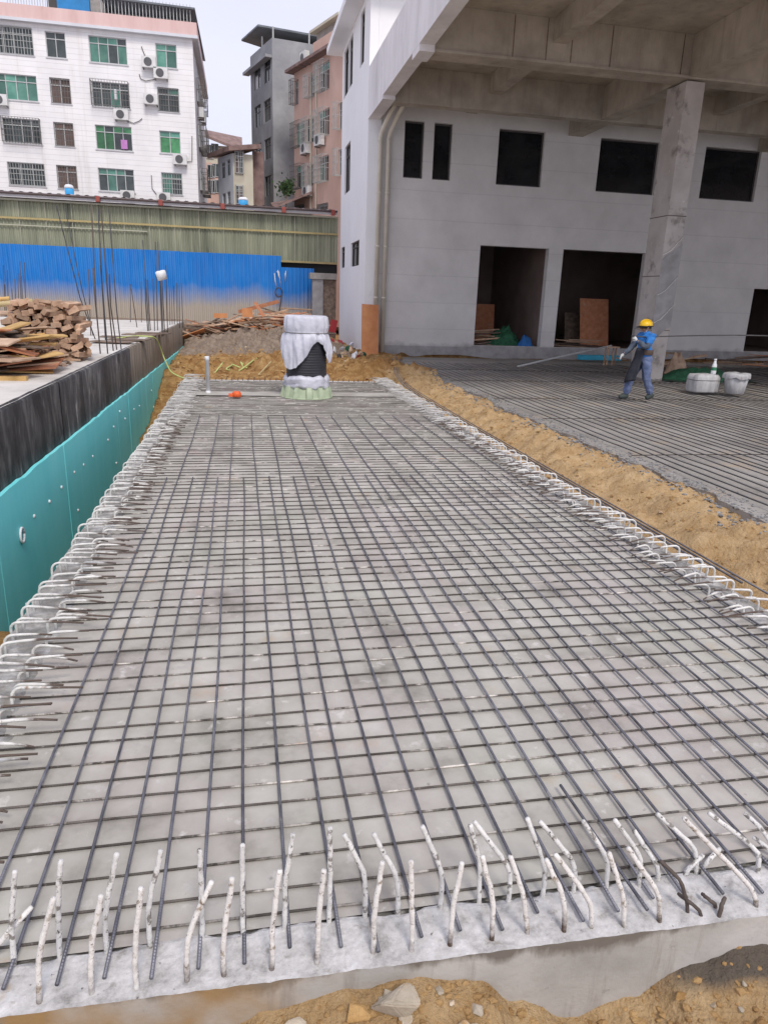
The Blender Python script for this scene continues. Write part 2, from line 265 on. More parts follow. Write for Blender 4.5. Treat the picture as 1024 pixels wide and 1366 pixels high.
M('pvc', [(0.3, (0.58, 0.54, 0.45)), (0.7, (0.68, 0.64, 0.56))], scale=2, rough=0.4, bump=0)
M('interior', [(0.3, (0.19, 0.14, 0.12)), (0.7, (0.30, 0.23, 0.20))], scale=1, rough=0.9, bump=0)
M('patch', [(0.3, (0.27, 0.26, 0.255)), (0.7, (0.42, 0.41, 0.41))], scale=3, rough=0.8, bump=0.2)
M('net_green', [(0.3, (0.015, 0.075, 0.04)), (0.7, (0.04, 0.17, 0.085))], scale=7, rough=0.7, bump=0.4, bscale=20, dist=0.05)
M('blue_cloth', [(0.03, 0.15, 0.42)], scale=6, rough=0.7, bump=0.2)
M('cyan_sheet', [(0.05, 0.40, 0.58)], scale=6, rough=0.5, bump=0.1)
M('red_plastic', [(0.40, 0.04, 0.045)], scale=5, rough=0.5, bump=0.1)
M('rope', [(0.3, (0.42, 0.50, 0.14)), (0.7, (0.58, 0.66, 0.28))], scale=9, rough=0.6, bump=0)
M('pail', [(0.3, (0.30, 0.30, 0.31)), (0.7, (0.54, 0.54, 0.55))], scale=7, rough=0.5, bump=0.15, stretch=(1, 1, 0.25), spots=((0.25, 0.2, 0.19), 5, 0.58, 0.7))
M('bottle_green', [(0.05, 0.20, 0.11)], scale=5, rough=0.2, bump=0)
# --- person
M('skin', [(0.42, 0.25, 0.17)], scale=5, rough=0.6, bump=0)
M('shirt', [(0.3, (0.02, 0.14, 0.46)), (0.7, (0.045, 0.24, 0.62))], scale=9, rough=0.8, bump=0.3, bscale=14, dist=0.02, coord='obj')
M('sleeve', [(0.3, (0.055, 0.075, 0.105)), (0.7, (0.12, 0.145, 0.19))], scale=9, rough=0.85, bump=0.3, bscale=18, dist=0.02, coord='obj')
M('jeans', [(0.3, (0.07, 0.10, 0.20)), (0.7, (0.16, 0.20, 0.33))], scale=7, rough=0.85, bump=0.3, bscale=14, dist=0.02, coord='obj')
M('apron', [(0.3, (0.012, 0.013, 0.02)), (0.7, (0.035, 0.037, 0.05))], scale=7, rough=0.7, bump=0.3, bscale=12, dist=0.02, coord='obj')
M('helmet', [(0.72, 0.44, 0.015)], scale=7, rough=0.35, bump=0)
M('boot', [(0.045, 0.06, 0.055)], scale=7, rough=0.7, bump=0)
M('glove', [(0.62, 0.62, 0.60)], scale=7, rough=0.85, bump=0.1)
M('hair', [(0.015, 0.013, 0.013)], scale=7, rough=0.6, bump=0)
M('belt', [(0.09, 0.06, 0.045)], scale=7, rough=0.6, bump=0)
def mat(n): return MATS[n]

# ---------------------------------------------------------------- mesh builder
class MB:
    def __init__(s): s.v = []; s.f = []
    def box(s, a, b):
        x0, y0, z0 = a; x1, y1, z1 = b; n = len(s.v)
        s.v += [(x0, y0, z0), (x1, y0, z0), (x1, y1, z0), (x0, y1, z0), (x0, y0, z1), (x1, y0, z1), (x1, y1, z1), (x0, y1, z1)]
        s.f += [tuple(n+i for i in q) for q in ((3, 2, 1, 0), (4, 5, 6, 7), (0, 1, 5, 4), (1, 2, 6, 5), (2, 3, 7, 6), (3, 0, 4, 7))]
        return s
    def cbox(s, c, d): return s.box([c[i]-d[i]/2 for i in range(3)], [c[i]+d[i]/2 for i in range(3)])
    def tube(s, pts, r, k=8, caps=True):
        pts = [Vector(p) for p in pts]; n0 = len(s.v); m = len(pts)
        up = None
        for i, p in enumerate(pts):
            d = (pts[min(i+1, m-1)] - pts[max(i-1, 0)]).normalized()
            if up is None:
                up = Vector((0, 0, 1)) if abs(d.z) < 0.9 else Vector((1, 0, 0))
            a = d.cross(up).normalized(); b = a.cross(d).normalized(); up = b
            rr = r[i] if isinstance(r, (list, tuple)) else r
            for j in range(k):
                t = 2*math.pi*j/k; s.v.append(tuple(p + a*(rr*math.cos(t)) + b*(rr*math.sin(t))))
        for i in range(m-1):
            for j in range(k):
                q = n0+i*k; s.f.append((q+j, q+(j+1) % k, q+k+(j+1) % k, q+k+j))
        if caps:
            s.f.append(tuple(n0+j for j in reversed(range(k)))); s.f.append(tuple(n0+(m-1)*k+j for j in range(k)))
        return s
    def lathe(s, prof, c=(0, 0, 0), k=32, fn=None, caps=(False, False)):
        n0 = len(s.v); m = len(prof)
        for i, (r, z) in enumerate(prof):
            for j in range(k):
                t = 2*math.pi*j/k; rr, zz = (r, z) if fn is None else fn(r, z, t, i)
                s.v.append((c[0]+rr*math.cos(t), c[1]+rr*math.sin(t), c[2]+zz))
        for i in range(m-1):
            for j in range(k):
                q = n0+i*k; s.f.append((q+j, q+(j+1) % k, q+k+(j+1) % k, q+k+j))
        if caps[0]: s.f.append(tuple(n0+j for j in reversed(range(k))))
        if caps[1]: s.f.append(tuple(n0+(m-1)*k+j for j in range(k)))
        return s
    def quad(s, *p):
        n = len(s.v); s.v += [tuple(q) for q in p]; s.f.append(tuple(range(n, n+len(p)))); return s
    def prism(s, poly, z0, z1):
        n = len(s.v); k = len(poly)
        s.v += [(p[0], p[1], z0) for p in poly] + [(p[0], p[1], z1) for p in poly]
        s.f.append(tuple(n+i for i in reversed(range(k)))); s.f.append(tuple(n+k+i for i in range(k)))
        for i in range(k): j = (i+1) % k; s.f.append((n+i, n+j, n+k+j, n+k+i))
        return s
    def mesh(s, name, m, smooth=False):
        me = bpy.data.meshes.new(name); me.from_pydata(s.v, [], s.f); me.update()
        if m is not None:
            for q in (m if isinstance(m, list) else [m]): me.materials.append(mat(q))
        if smooth: me.shade_smooth()
        return me
    def build(s, name, m, parent=None, smooth=False, bevel=0.0):
        return link(name, s.mesh(name, m, smooth), parent, bevel=bevel)
def link(name, me, parent=None, loc=(0, 0, 0), rot=(0, 0, 0), inv=True, bevel=0.0):
    o = bpy.data.objects.new(name, me); COL.objects.link(o); o.location = loc; o.rotation_euler = rot
    if parent is not None:
        o.parent = parent
        if inv and parent.type == 'EMPTY': o.matrix_parent_inverse = Matrix.Translation(-Vector(parent.location))
    if bevel:
        b = o.modifiers.new('bevel', 'BEVEL'); b.width = bevel; b.segments = 2; b.limit_method = 'ANGLE'
    return o
def tag(o, label, cat, group=None):
    o['label'] = label; o['category'] = cat
    if group: o['group'] = group
    return o
def struct(o, kind='structure'): o['kind'] = kind; return o
def thing(name, label, cat, loc=(0, 0, 0), group=None):
    o = bpy.data.objects.new(name, None); COL.objects.link(o); o.location = loc; o.empty_display_size = 0.2
    return tag(o, label, cat, group)
def fr(x, y, z, o=4): return noise.fractal(Vector((x, y, z)), 1.0, 2.0, o)
def sm(a, b, x):
    t = max(0.0, min(1.0, (x-a)/(b-a))); return t*t*(3-2*t)
def wall_mesh(x0, x1, z0, z1, th, holes):
    """wall in the local x-z plane, face at y=0, thickness th towards +y, with rectangular holes and their reveals"""
    xs = sorted({x0, x1, *[h[i] for h in holes for i in (0, 1)]}); zs = sorted({z0, z1, *[h[i] for h in holes for i in (2, 3)]})
    xs = [x for x in xs if x0 <= x <= x1]; zs = [z for z in zs if z0 <= z <= z1]
    inh = lambda x, z: any(h[0] < x < h[1] and h[2] < z < h[3] for h in holes)
    m = MB(); nx, nz_ = len(xs), len(zs)
    idx = {}
    def vt(i, k, y):
        if (i, k, y) not in idx: idx[(i, k, y)] = len(m.v); m.v.append((xs[i], th if y else 0.0, zs[k]))
        return idx[(i, k, y)]
    solid = [[not inh((xs[i]+xs[i+1])/2, (zs[k]+zs[k+1])/2) for k in range(nz_-1)] for i in range(nx-1)]
    S = lambda i, k: 0 <= i < nx-1 and 0 <= k < nz_-1 and solid[i][k]
    for i in range(nx-1):
        for k in range(nz_-1):
            if not solid[i][k]: continue
            m.f.append((vt(i, k, 0), vt(i+1, k, 0), vt(i+1, k+1, 0), vt(i, k+1, 0)))
            m.f.append((vt(i, k, 1), vt(i, k+1, 1), vt(i+1, k+1, 1), vt(i+1, k, 1)))
            if not S(i-1, k): m.f.append((vt(i, k, 0), vt(i, k+1, 0), vt(i, k+1, 1), vt(i, k, 1)))
            if not S(i+1, k): m.f.append((vt(i+1, k, 0), vt(i+1, k, 1), vt(i+1, k+1, 1), vt(i+1, k+1, 0)))
            if not S(i, k-1): m.f.append((vt(i, k, 0), vt(i, k, 1), vt(i+1, k, 1), vt(i+1, k, 0)))
            if not S(i, k+1): m.f.append((vt(i, k+1, 0), vt(i+1, k+1, 0), vt(i+1, k+1, 1), vt(i, k+1, 1)))
    return m

# ================================================================= GROUND
XW = -2.08            # face of the left foundation
SLX0, SLX1, SLY0, SLY1 = -1.34, 3.38, 1.555, 16.75
PT = 0.87             # top of the left foundation
RZ = -0.10            # top of the right slab
FP_ = [(-1.5, -.25), (-.7, -.24), (-.31, -.21), (-.06, -.15), (.0, -.10), (.29, -.075), (.475, -.055), (.67, -.11), (.8, -.24), (1.0, -.34), (1.23, -.28), (1.35, -.18), (1.62, -.13), (2.2, -.18), (3.5, -.35)]
def front_prof(x):
    if x <= FP_[0][0]: return FP_[0][1]
    for (x0, z0), (x1, z1) in zip(FP_, FP_[1:]):
        if x <= x1: return z0 + (z1-z0)*sm(x0, x1, x)
    return FP_[-1][1]
def ground_z(x, y):
    n1 = fr(x*0.8, y*0.8, 1.3); n2 = fr(x*3.1, y*3.1, 5.7); n3 = fr(x*9, y*9, 2.2, 3)
    lump = 0.05*n2 + 0.018*n3
    z = -0.05 + 0.06*n1 + lump*0.6
    gk = 0.0; sk = 0.0; wk = 0.0
    # far soil behind the slab, with heaps
    far = sm(16.4, 18.0, y)
    heap = 0.28*math.exp(-((x-3.6)/1.5)**2 - ((y-18.9)/0.9)**2) + 0.30*math.exp(-((x-1.4)/1.3)**2 - ((y-21)/1.6)**2) + 0.18*math.exp(-((x+1.4)/0.8)**2 - ((y-19)/2.2)**2)
    mound = 0.62*math.exp(-((x-0.4)/2.4)**2 - ((y-27)/2.6)**2) + 0.35*math.exp(-((x-2.3)/1.3)**2 - ((y-25.5)/2.0)**2)
    z += far*(heap*(1+0.5*n2) + mound*(1+0.25*n2) + 0.10*n2 + 0.05*n3)
    gk = sm(22.3, 24.5, y + 0.5*n1) * sm(4.0, 3.2, x)
    # left trench between slab and foundation
    tr = sm(-1.15, -1.4, x) * sm(21.5, 17.0, y)
    z = z*(1-tr) + tr*(-1.75 + 0.06*n2 + 0.85*sm(12.0, 14.5, y) + 0.6*sm(14.5, 19.5, y) + 1.12*sm(6.2, 5.3, y) + 0.02*n3)
    # underneath the left foundation
    if x < XW-0.02: z = -1.9 if y < 27.2 else 0.70 + 0.04*n1
    # under the main slab
    if SLX0+0.06 < x < SLX1-0.06 and SLY0+0.06 < y < SLY1-0.06: z = -1.2
    # right trench and sand slope up to the right slab
    if x > SLX1-0.1 and y < 24:
        e = 5.10 + 0.16*fr(1.5, y*0.9, 3.0) + 0.05*fr(2.5, y*4, 3.0)
        tz = -0.42 + 0.05*n2
        prof = tz + (RZ-0.02-tz)*sm(3.62, e-0.25, x) + 0.11*n2*sm(3.5, 4.2, x) + 0.04*n3
        k = sm(18.8, 16.6, y)
        if x < e+0.3:
            z = z*(1-k) + prof*k if y > 16 else prof
            z = min(z, RZ-0.035) if x > e-0.05 else z
        else: z = -0.45
        sk = sm(3.4, 3.8, x)*sm(20, 17, y)
        gk = max(gk, 0.9*sm(e-0.35, e, x)*(0.55+0.6*n2))
    if x > 5.4 and 3.2 < y < 25.5: z = -0.45
    if x > 4.3 and y > 25.55: z = -0.5
    # in front of the near edge
    if y < SLY0+0.04:
        z = front_prof(x) - 0.30*(SLY0-y) + 0.02*n1 + 0.022*n2 + 0.016*n3 + 0.008*fr(x*25, y*25, 6.1, 2)
        sk = 0.55 + 0.4*sm(0.75, 1.05, x); wk = 0.9*math.exp(-((x-1.62)/0.36)**2 - ((y-1.56)/0.14)**2)
    # far rise towards the hoarding
    if x > XW: z += 0.45*sm(28, 33, y)*sm(4.5, 3.0, x)
    return z, (gk, sk, wk)
def axis(a, b, step, lo, hi):
    v = [a + i*(b-a)/round((b-a)/step) for i in range(round((b-a)/step)+1)]
    s = step; p = b
    while p < hi: s *= 1.5; p += s; v.append(min(p, hi))
    s = step; p = a
    while p > lo: s *= 1.5; p -= s; v.insert(0, max(p, lo))
    return v
gx = axis(-2.6, 5.7, 0.07, -400, 400); gy = axis(0.9, 33.5, 0.07, -400, 400)
gx = sorted(set(gx) | {-0.45 + .025*i for i in range(100)}); gy = sorted(set(gy) | {1.0 + .02*i for i in range(31)})
gm = MB(); kinds = []
for y in gy:
    for x in gx:
        z, k = ground_z(x, y); gm.v.append((x, y, z)); kinds.append(k)
nxg = len(gx)
for j in range(len(gy)-1):
    for i in range(nxg-1): q = j*nxg+i; gm.f.append((q, q+1, q+nxg+1, q+nxg))
gme = gm.mesh('ground', 'soil', True)
ca = gme.color_attributes.new('kind', 'FLOAT_COLOR', 'POINT')
buf = []
for k in kinds: buf += [k[0], k[1], k[2], 1.0]
ca.data.foreach_set('color', buf)
struct(link('ground', gme))

# soil clods and gravel: uncountable
def rock_mesh(seed, sub=1, jag=0.35):
    import bmesh
    bm = bmesh.new(); bmesh.ops.create_icosphere(bm, subdivisions=sub, radius=1.0)
    for v in bm.verts:
        v.co *= 1 + jag*noise.noise(v.co*1.7 + Vector((seed*3.1, seed*1.7, 0)))*1.6
        v.co.z *= 0.75
    vv = [tuple(v.co) for v in bm.verts]; ff = [tuple(q.index for q in f.verts) for f in bm.faces]; bm.free()
    return vv, ff
def hull_rock(seed):
    import bmesh
    q = random.Random(seed); bm = bmesh.new()
    for _ in range(15):
        v = Vector((q.gauss(0, 1), q.gauss(0, 1), q.gauss(0, 1))).normalized(); bm.verts.new((v.x*q.uniform(.75, 1), v.y*q.uniform(.75, 1), v.z*q.uniform(.5, .8)))
    h = bmesh.ops.convex_hull(bm, input=bm.verts); bm.verts.index_update()
    bmesh.ops.bevel(bm, geom=list(bm.edges), offset=.09, segments=2, affect='EDGES', clamp_overlap=True)
    bmesh.ops.triangulate(bm, faces=list(bm.faces)); bm.verts.index_update()
    vv = [tuple(v.co) for v in bm.verts]; ff = [tuple(x.index for x in f.verts) for f in bm.faces]; bm.free()
    return vv, ff
rocks = [rock_mesh(i) for i in range(6)]; rocks2 = [hull_rock(i+20) for i in range(9)]
def scatter(name, m, spots, kind='stuff'):
    b = MB()
    for (x, y, z, s) in spots:
        vv, ff = rnd.choice(rocks); n = len(b.v); a = rnd.random()*6.28; c_, s_ = math.cos(a), math.sin(a)
        sx, sy, sz = s*rnd.uniform(.7, 1.3), s*rnd.uniform(.7, 1.3), s*rnd.uniform(.6, 1)
        b.v += [(x + (v[0]*c_ - v[1]*s_)*sx, y + (v[0]*s_ + v[1]*c_)*sy, z + v[2]*sz) for v in vv]; b.f += [tuple(n+i for i in f) for f in ff]
    o = b.build(name, m, None); struct(o, kind); return o
sp = []
for i in range(1500):
    x, y = rnd.uniform(-2.0, 4.3), rnd.uniform(16.9, 24)
    if rnd.random() < 0.7: sp.append((x, y, ground_z(x, y)[0], rnd.choice((.015, .02, .03, .05, .08))*rnd.uniform(.7, 1.2)))
for i in range(2600):
    x, y = rnd.uniform(3.6, 5.2), rnd.uniform(3.2, 18); sp.append((x, y, ground_z(x, y)[0], rnd.choice((.006, .009, .013, .022))*rnd.uniform(.7, 1.2)))
for i in range(1500):
    x, y = rnd.uniform(-.3, 1.9), rnd.uniform(1.1, 1.55)
    if x > 1.38 and y > 1.46 and rnd.random() < .85: continue
    sp.append((x, y, ground_z(x, y)[0], rnd.choice((.004, .006, .009, .015))*rnd.uniform(.7, 1.2)))
for i in range(300):
    x, y = rnd.uniform(-2.0, -1.45), rnd.uniform(3, 17); sp.append((x, y, ground_z(x, y)[0], rnd.choice((.01, .02, .03))))
o = scatter('soil_clods', 'clod', sp); tag(o, 'loose orange clods of soil scattered over the dug earth', 'soil')
sp = []
for i in range(1500):
    y = rnd.uniform(3.4, 20); e = 5.10 + 0.16*fr(1.5, y*0.9, 3.0) + 0.05*fr(2.5, y*4, 3.0); x = e + rnd.gauss(-0.12, 0.14)
    if fr(y*0.8, 3.3, 1.1) > -0.25 and x < e+0.05: sp.append((x, y, ground_z(x, y)[0]+.005, rnd.choice((.01, .015, .025))))
for i in range(1600):
    y = rnd.uniform(3.4, 20); e = 5.10 + 0.16*fr(1.5, y*0.9, 3.0) + 0.05*fr(2.5, y*4, 3.0); sp.append((e + abs(rnd.gauss(.05, .14)), y, RZ+.004, rnd.choice((.006, .009, .014, .022))))
o = scatter('grey_gravel', 'gravel', sp); tag(o, 'grey gravel spilling along the sand edge of the slab under the canopy', 'gravel')

# ================================================================= MAIN SLAB
slab = thing('concrete_slab', 'long pale concrete base slab with white painted steel bars standing round its edge', 'slab', (1.0, 9.0, -0.8))
b = MB()     # body: floor sheet with noise, lower than the rim
def grid(b, xs, ys, zf, flip=False):
    n0 = len(b.v); k = len(xs)
    for y in ys:
        for x in xs: b.v.append((x, y, zf(x, y)))
    for j in range(len(ys)-1):
        for i in range(k-1): q = n0+j*k+i; b.f.append((q, q+1, q+k+1, q+k))
lin = lambda a, c, n: [a+(c-a)*i/(n-1) for i in range(n)]
grid(b, lin(-1.10, 3.14, 43), lin(1.76, 16.6, 149), lambda x, y: -0.007 + 0.003*fr(x*1.2, y*1.2, 9))
b.build('floor', 'slab', slab, True)
# rims: near, left, right, far (closed bodies with rough top)
def rim(name, x0, x1, y0, y1, step, mats, inner):
    b = MB(); xs = lin(x0, x1, max(4, round((x1-x0)/step)+1)); ys = lin(y0, y1, max(4, round((y1-y0)/step)+1))
    def zf(x, y):
        d = inner(x, y)
        return -0.004 + 0.004*fr(x*6, y*6, 4) + 0.0035*fr(x*26, y*26, 2) - 0.045*sm(0.07, -0.0, d + 0.03*fr(x*5, y*5, 8))
    grid(b, xs, ys, zf); nx, ny = len(xs), len(ys); nt_ = len(b.f)
    if name == 'near_rim': b.v = [(v[0], v[1] - .018*(v[0]-.9)*(1.84-v[1])/.285, v[2]) for v in b.v]
    per = [i for i in range(nx)] + [nx*j+nx-1 for j in range(1, ny)] + [nx*(ny-1)+i for i in range(nx-2, -1, -1)] + [nx*j for j in range(ny-2, 0, -1)]
    n0 = len(b.v)
    for zl in (-0.18, -0.40, -1.8):
        for p in per: v = b.v[p]; b.v.append((v[0], v[1], zl))
    rows = [per] + [list(range(n0+r*len(per), n0+(r+1)*len(per))) for r in range(3)]
    k = len(per)
    for r in range(3):
        for i in range(k): j = (i+1) % k; b.f.append((rows[r][j], rows[r][i], rows[r+1][i], rows[r+1][j]))
    me = b.mesh(name, mats, False)
    for i, p in enumerate(me.polygons): p.material_index = 0 if i < nt_ else 1
    return link(name, me, slab)
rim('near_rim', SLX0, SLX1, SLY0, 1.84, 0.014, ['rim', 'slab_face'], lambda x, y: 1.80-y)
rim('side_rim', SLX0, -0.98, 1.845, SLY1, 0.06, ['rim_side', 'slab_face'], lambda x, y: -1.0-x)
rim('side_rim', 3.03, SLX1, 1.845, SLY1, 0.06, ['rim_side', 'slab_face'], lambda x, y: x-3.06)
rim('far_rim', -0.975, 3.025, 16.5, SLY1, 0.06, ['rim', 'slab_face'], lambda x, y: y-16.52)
# a pale bare strip of poured concrete across the far part
b = MB(); grid(b, lin(-0.95, 3.0, 40), lin(13.95, 14.55, 8), lambda x, y: 0.012 + 0.008*fr(x*3, y*3, 4)); b.build('cast_strip', 'slab', slab, True)

# white painted dowels on the near rim: base, bend and tip read off the photo
def dowels(lst, off, m, front, r0=0.0084):
    for (p0, p1, p2) in lst:
        q = [(off + x/2.926, 1040 + y/2.926) for (x, y) in (p0, p1, p2)]
        a = onz(q[0][0], q[0][1], 0.0)
        lean = abs(p2[0]-p1[0])/max(60.0, abs(p2[1]-p1[1]))
        bb = ony(q[1][0], q[1][1], a.y + 0.006); c = ony(q[2][0], q[2][1], a.y + 0.015 + 0.05*lean)
        pts = [a - Vector((0, 0, 0.05)), a]
        for i in range(1, 9):
            t = i/8; pts.append(a*(1-t)**2 + (bb*2 - (a+c)*0.5)*2*t*(1-t) + c*t*t if False else (a.lerp(bb, t/0.42) if t < 0.42 else bb.lerp(c, (t-0.42)/0.58)))
        # soften the bend
        for _ in range(1): pts = [pts[0]] + [(pts[i-1]+pts[i]*2+pts[i+1])/4 for i in range(1, len(pts)-1)] + [pts[-1]]
        pts = [p + Vector((rnd.uniform(-.002, .002), 0, 0)) for p in pts]
        fine = [pts[0]]
        for i in range(1, len(pts)-1):
            nseg = max(1, round((pts[i+1]-pts[i]).length/.0055))
            fine += [pts[i].lerp(pts[i+1], q/nseg) for q in range(nseg)]
        pts = fine + [pts[-1]]; ph = rnd.random()*9
        rr = [r0*(.95 + .07*(i % 2) + .13*fr(i*.22, ph, 1.0, 2)) for i in range(len(pts))]; rr[-1] *= 0.8
        MB().tube(pts, rr, 8).build('dowel_bar', m, slab, True)
A_f = [((155,860),(150,700),(210,460)), ((360,830),(355,650),(397,450)), ((532,808),(525,660),(553,420)), ((727,778),(735,600),(830,395)), ((873,760),(872,620),(907,382)), ((-70,720),(30,600),(125,495))]
A_b = [((52,710),(45,560),(60,355)), ((232,688),(228,560),(237,315)), ((420,668),(410,520),(457,287)), ((588,648),(578,490),(630,275)), ((790,620),(785,430),(780,272)), ((950,605),(945,430),(948,252))]
B_f = [((68,735),(65,590),(97,352)), ((243,710),(245,590),(268,352)), ((462,670),(465,530),(497,320)), ((610,660),(615,540),(608,318)), ((760,640),(768,520),(808,322)), ((922,620),(932,480),(885,297))]
B_b = [((115,580),(118,400),(150,212)), ((290,550),(295,400),(292,187)), ((430,530),(435,380),(347,213)), ((558,518),(560,390),(460,210)), ((722,498),(730,350),(650,180)), ((873,475),(880,330),(838,175)), ((990,465),(1000,350),(855,163))]
C_f = [((85,600),(75,470),(18,297)), ((230,585),(230,460),(155,310)), ((338,570),(330,470),(192,290)), ((462,570),(462,460),(400,285)), ((600,545),(600,450),(477,265)), ((980,490),(960,420),(695,150))]
C_b = [((145,450),(155,340),(83,150)), ((265,430),(275,330),(133,162)), ((395,415),(400,310),(300,160)), ((520,410),(530,300),(425,155)), ((595,385),(590,330),(497,197)), ((745,345),(742,265),(587,132)), ((985,360),(990,280),(790,130)), ((1060,300),(1000,190),(930,130)), ((700,365),(735,325),(768,295)), ((770,340),(800,305),(835,270)), ((1090,330),(1050,290),(965,222))]
for l, off in ((A_f, 0), (B_f, 340), (C_f, 674)): dowels(l, off, 'dowel_front', True)
for l, off in ((A_b, 0), (B_b, 340), (C_b, 674)): dowels(l, off, 'dowel_back', False)
dowels([((712,512),(690,400),(600,315)), ((832,530),(842,490),(856,460)), ((770,525),(720,480),(670,445)), ((825,495),(795,470),(765,445))], 674, 'bar_rust', True, 0.0065)

# bent hook bars along both long edges
def hook_mesh(name, h, run, drop, r=0.0082, side=0.0):
    pts = [(0, 0, -0.12), (0, 0, h-0.045)]
    for a in (25, 50, 70, 90): pts.append((0.045*(1-math.cos(R(a))), 0, h-0.045+0.045*math.sin(R(a))))
    for t in (0.2, 0.45, 0.7, 1.0): pts.append((0.045+run*t, side*t, h - drop*t*t))
    return MB().tube(pts, [r]*6 + [r, r*0.85, r*0.68, r*0.6], 6).mesh(name, 'hook', True)
hk_out = [hook_mesh('hook', rnd.uniform(.085, .135), rnd.uniform(.18, .36), rnd.uniform(.0, .035), side=rnd.uniform(-.05, .05)) for _ in range(9)]
hk_in = [hook_mesh('hook', rnd.uniform(.06, .10), rnd.uniform(.12, .28), rnd.uniform(.0, .03), side=rnd.uniform(-.05, .05)) for _ in range(9)]
far = {}
cnt = 0
for side, x_out, rz in ((0, -1.285, 0.0), (1, 3.325, math.pi)):
    sgn = 1 if side == 0 else -1
    y = 2.05 if side == 0 else 2.9
    while y < 16.6:
        for row, (lst, dx) in enumerate(((hk_out, 0.0), (hk_in, 0.16))):
            me = rnd.choice(lst)
            loc = Vector((x_out + sgn*(dx + rnd.uniform(-.025, .025)), y + row*0.055 + rnd.uniform(-.02, .02), rnd.uniform(-.012, .012))); ang = rz + rnd.gauss(0, .10)
            if y < 10.6 and cnt < 300:
                cnt += 1; link('rebar_hook', me, slab, loc, (rnd.gauss(0, .10), 0, ang))
            else: far.setdefault(0, []).append((me, Matrix.Translation(loc) @ Matrix.Rotation(ang, 4, 'Z')))
        y += rnd.uniform(0.09, 0.135)
b = MB()
for me, mw in far[0]:
    n = len(b.v); b.v += [tuple(mw @ v.co) for v in me.vertices]; b.f += [tuple(n+i for i in p.vertices) for p in me.polygons]
far_hk = b.build('far_rebar_hooks', 'hook_far', slab, True); struct(far_hk, 'stuff')
stub = MB().tube([(0, 0, -.1), (0, 0, .03), (0.004, 0.004, .075)], .009, 6).mesh('stub', 'bar_rust', True)
for i in range(34): link('rebar_stub', stub, slab, (-1.0+i*0.122+rnd.uniform(-.02, .02), 16.62+rnd.uniform(-.02, .02), rnd.uniform(-.03, .02)), (rnd.gauss(0, .12), rnd.gauss(0, .12), 0))

# ---------------------------------------------------------------- rebar mat on the main slab
mat_main = thing('rebar_mat', 'steel reinforcing grid tied over the long pale concrete slab', 'rebar grid', (1.0, 1.62, 0.0))
def wavy(L, r, ax, amp, seed, k=6, n=22):
    pts = []
    for i in range(n):
        t = i/(n-1)*L; d = amp*fr(t*0.35, seed, 0.5, 2); e = amp*0.25*fr(t*0.9, seed+9, 1.5, 2)
        pts.append((d, t, e) if ax == 1 else (t, d, e))
    return MB().tube(pts, r, k)
cross_v = [wavy(4.36, 0.0046, 0, 0.022, i*3.3, 6, 26).mesh('cross_bar', 'bar_cross', True) for i in range(9)]
y = 1.80
while y < 16.45:
    if not 13.93 < y < 14.58:
        link('cross_bar', rnd.choice(cross_v), mat_main, (-1.12 + rnd.uniform(-.03, .03), y, 0.0), (0, 0, rnd.gauss(0, .0035)))
    y += rnd.choice((.12, .135, .14, .15)) if y > 1.85 else .095
long_a = [wavy(9.95, 0.0061, 1, 0.022, i*5.1+50, 8, 40).mesh('long_bar', 'bar_long', True) for i in range(6)]
long_b = [wavy(5.85, 0.0061, 1, 0.020, i*5.1+90, 8, 26).mesh('long_bar', 'bar_long', True) for i in range(6)]
xs_long = [-0.835, -0.70, -0.565, -0.43, -0.30, -0.175, -0.03, 0.095, 0.24, 0.36]
while xs_long[-1] < 3.02: xs_long.append(xs_long[-1] + rnd.choice((.125, .132, .14)))
for i, x in enumerate(xs_long):
    lo = rnd.uniform(-.03, .03)
    link('long_bar', rnd.choice(long_a if i % 2 else long_b), mat_main, (x, 1.63+lo, 0.0120), (0, 0, rnd.gauss(0, .0012)))
link('long_bar', wavy(.62, 0.0061, 1, 0.01, 3.3, 8, 8).mesh('long_bar', 'bar_long', True), mat_main, (1.245, 1.60, 0.028), (0, 0, 0.035))
# loose long bars lying along the right edge of the slab
loose_lab = ['topmost of the loose steel bars lying along the slab edge beside the sand', 'loose steel bar lying against the sand beside the slab edge, kinked at its far end', 'thin loose steel bar half off the slab edge over the sand trench']
for i in range(3):
    pts = [(5.0+.1*i, 24.2-.4*i, -0.05), (4.3+.08*i, 20.5, 0.22), (3.72+.05*i, 17.6, 0.12), (3.48+.045*i, 15.5, 0.05+.012*i), (3.45+.04*i, 12, 0.03+.012*i), (3.43+.05*i, 8, 0.035), (3.43+.05*i, 4.4-.3*i, 0.03)]
    fine = []
    for a in range(len(pts)-1):
        p0, p1 = Vector(pts[a]), Vector(pts[a+1])
        for t in range(6): fine.append(p0.lerp(p1, t/6))
    fine.append(Vector(pts[-1]))
    for _ in range(4): fine = [fine[0]] + [(fine[j-1]+fine[j]*2+fine[j+1])/4 for j in range(1, len(fine)-1)] + [fine[-1]]
    tag(MB().tube(fine, .0105-.0015*i, 8).build('loose_rebar', 'bar_long', None, True), loose_lab[i], 'steel bar')

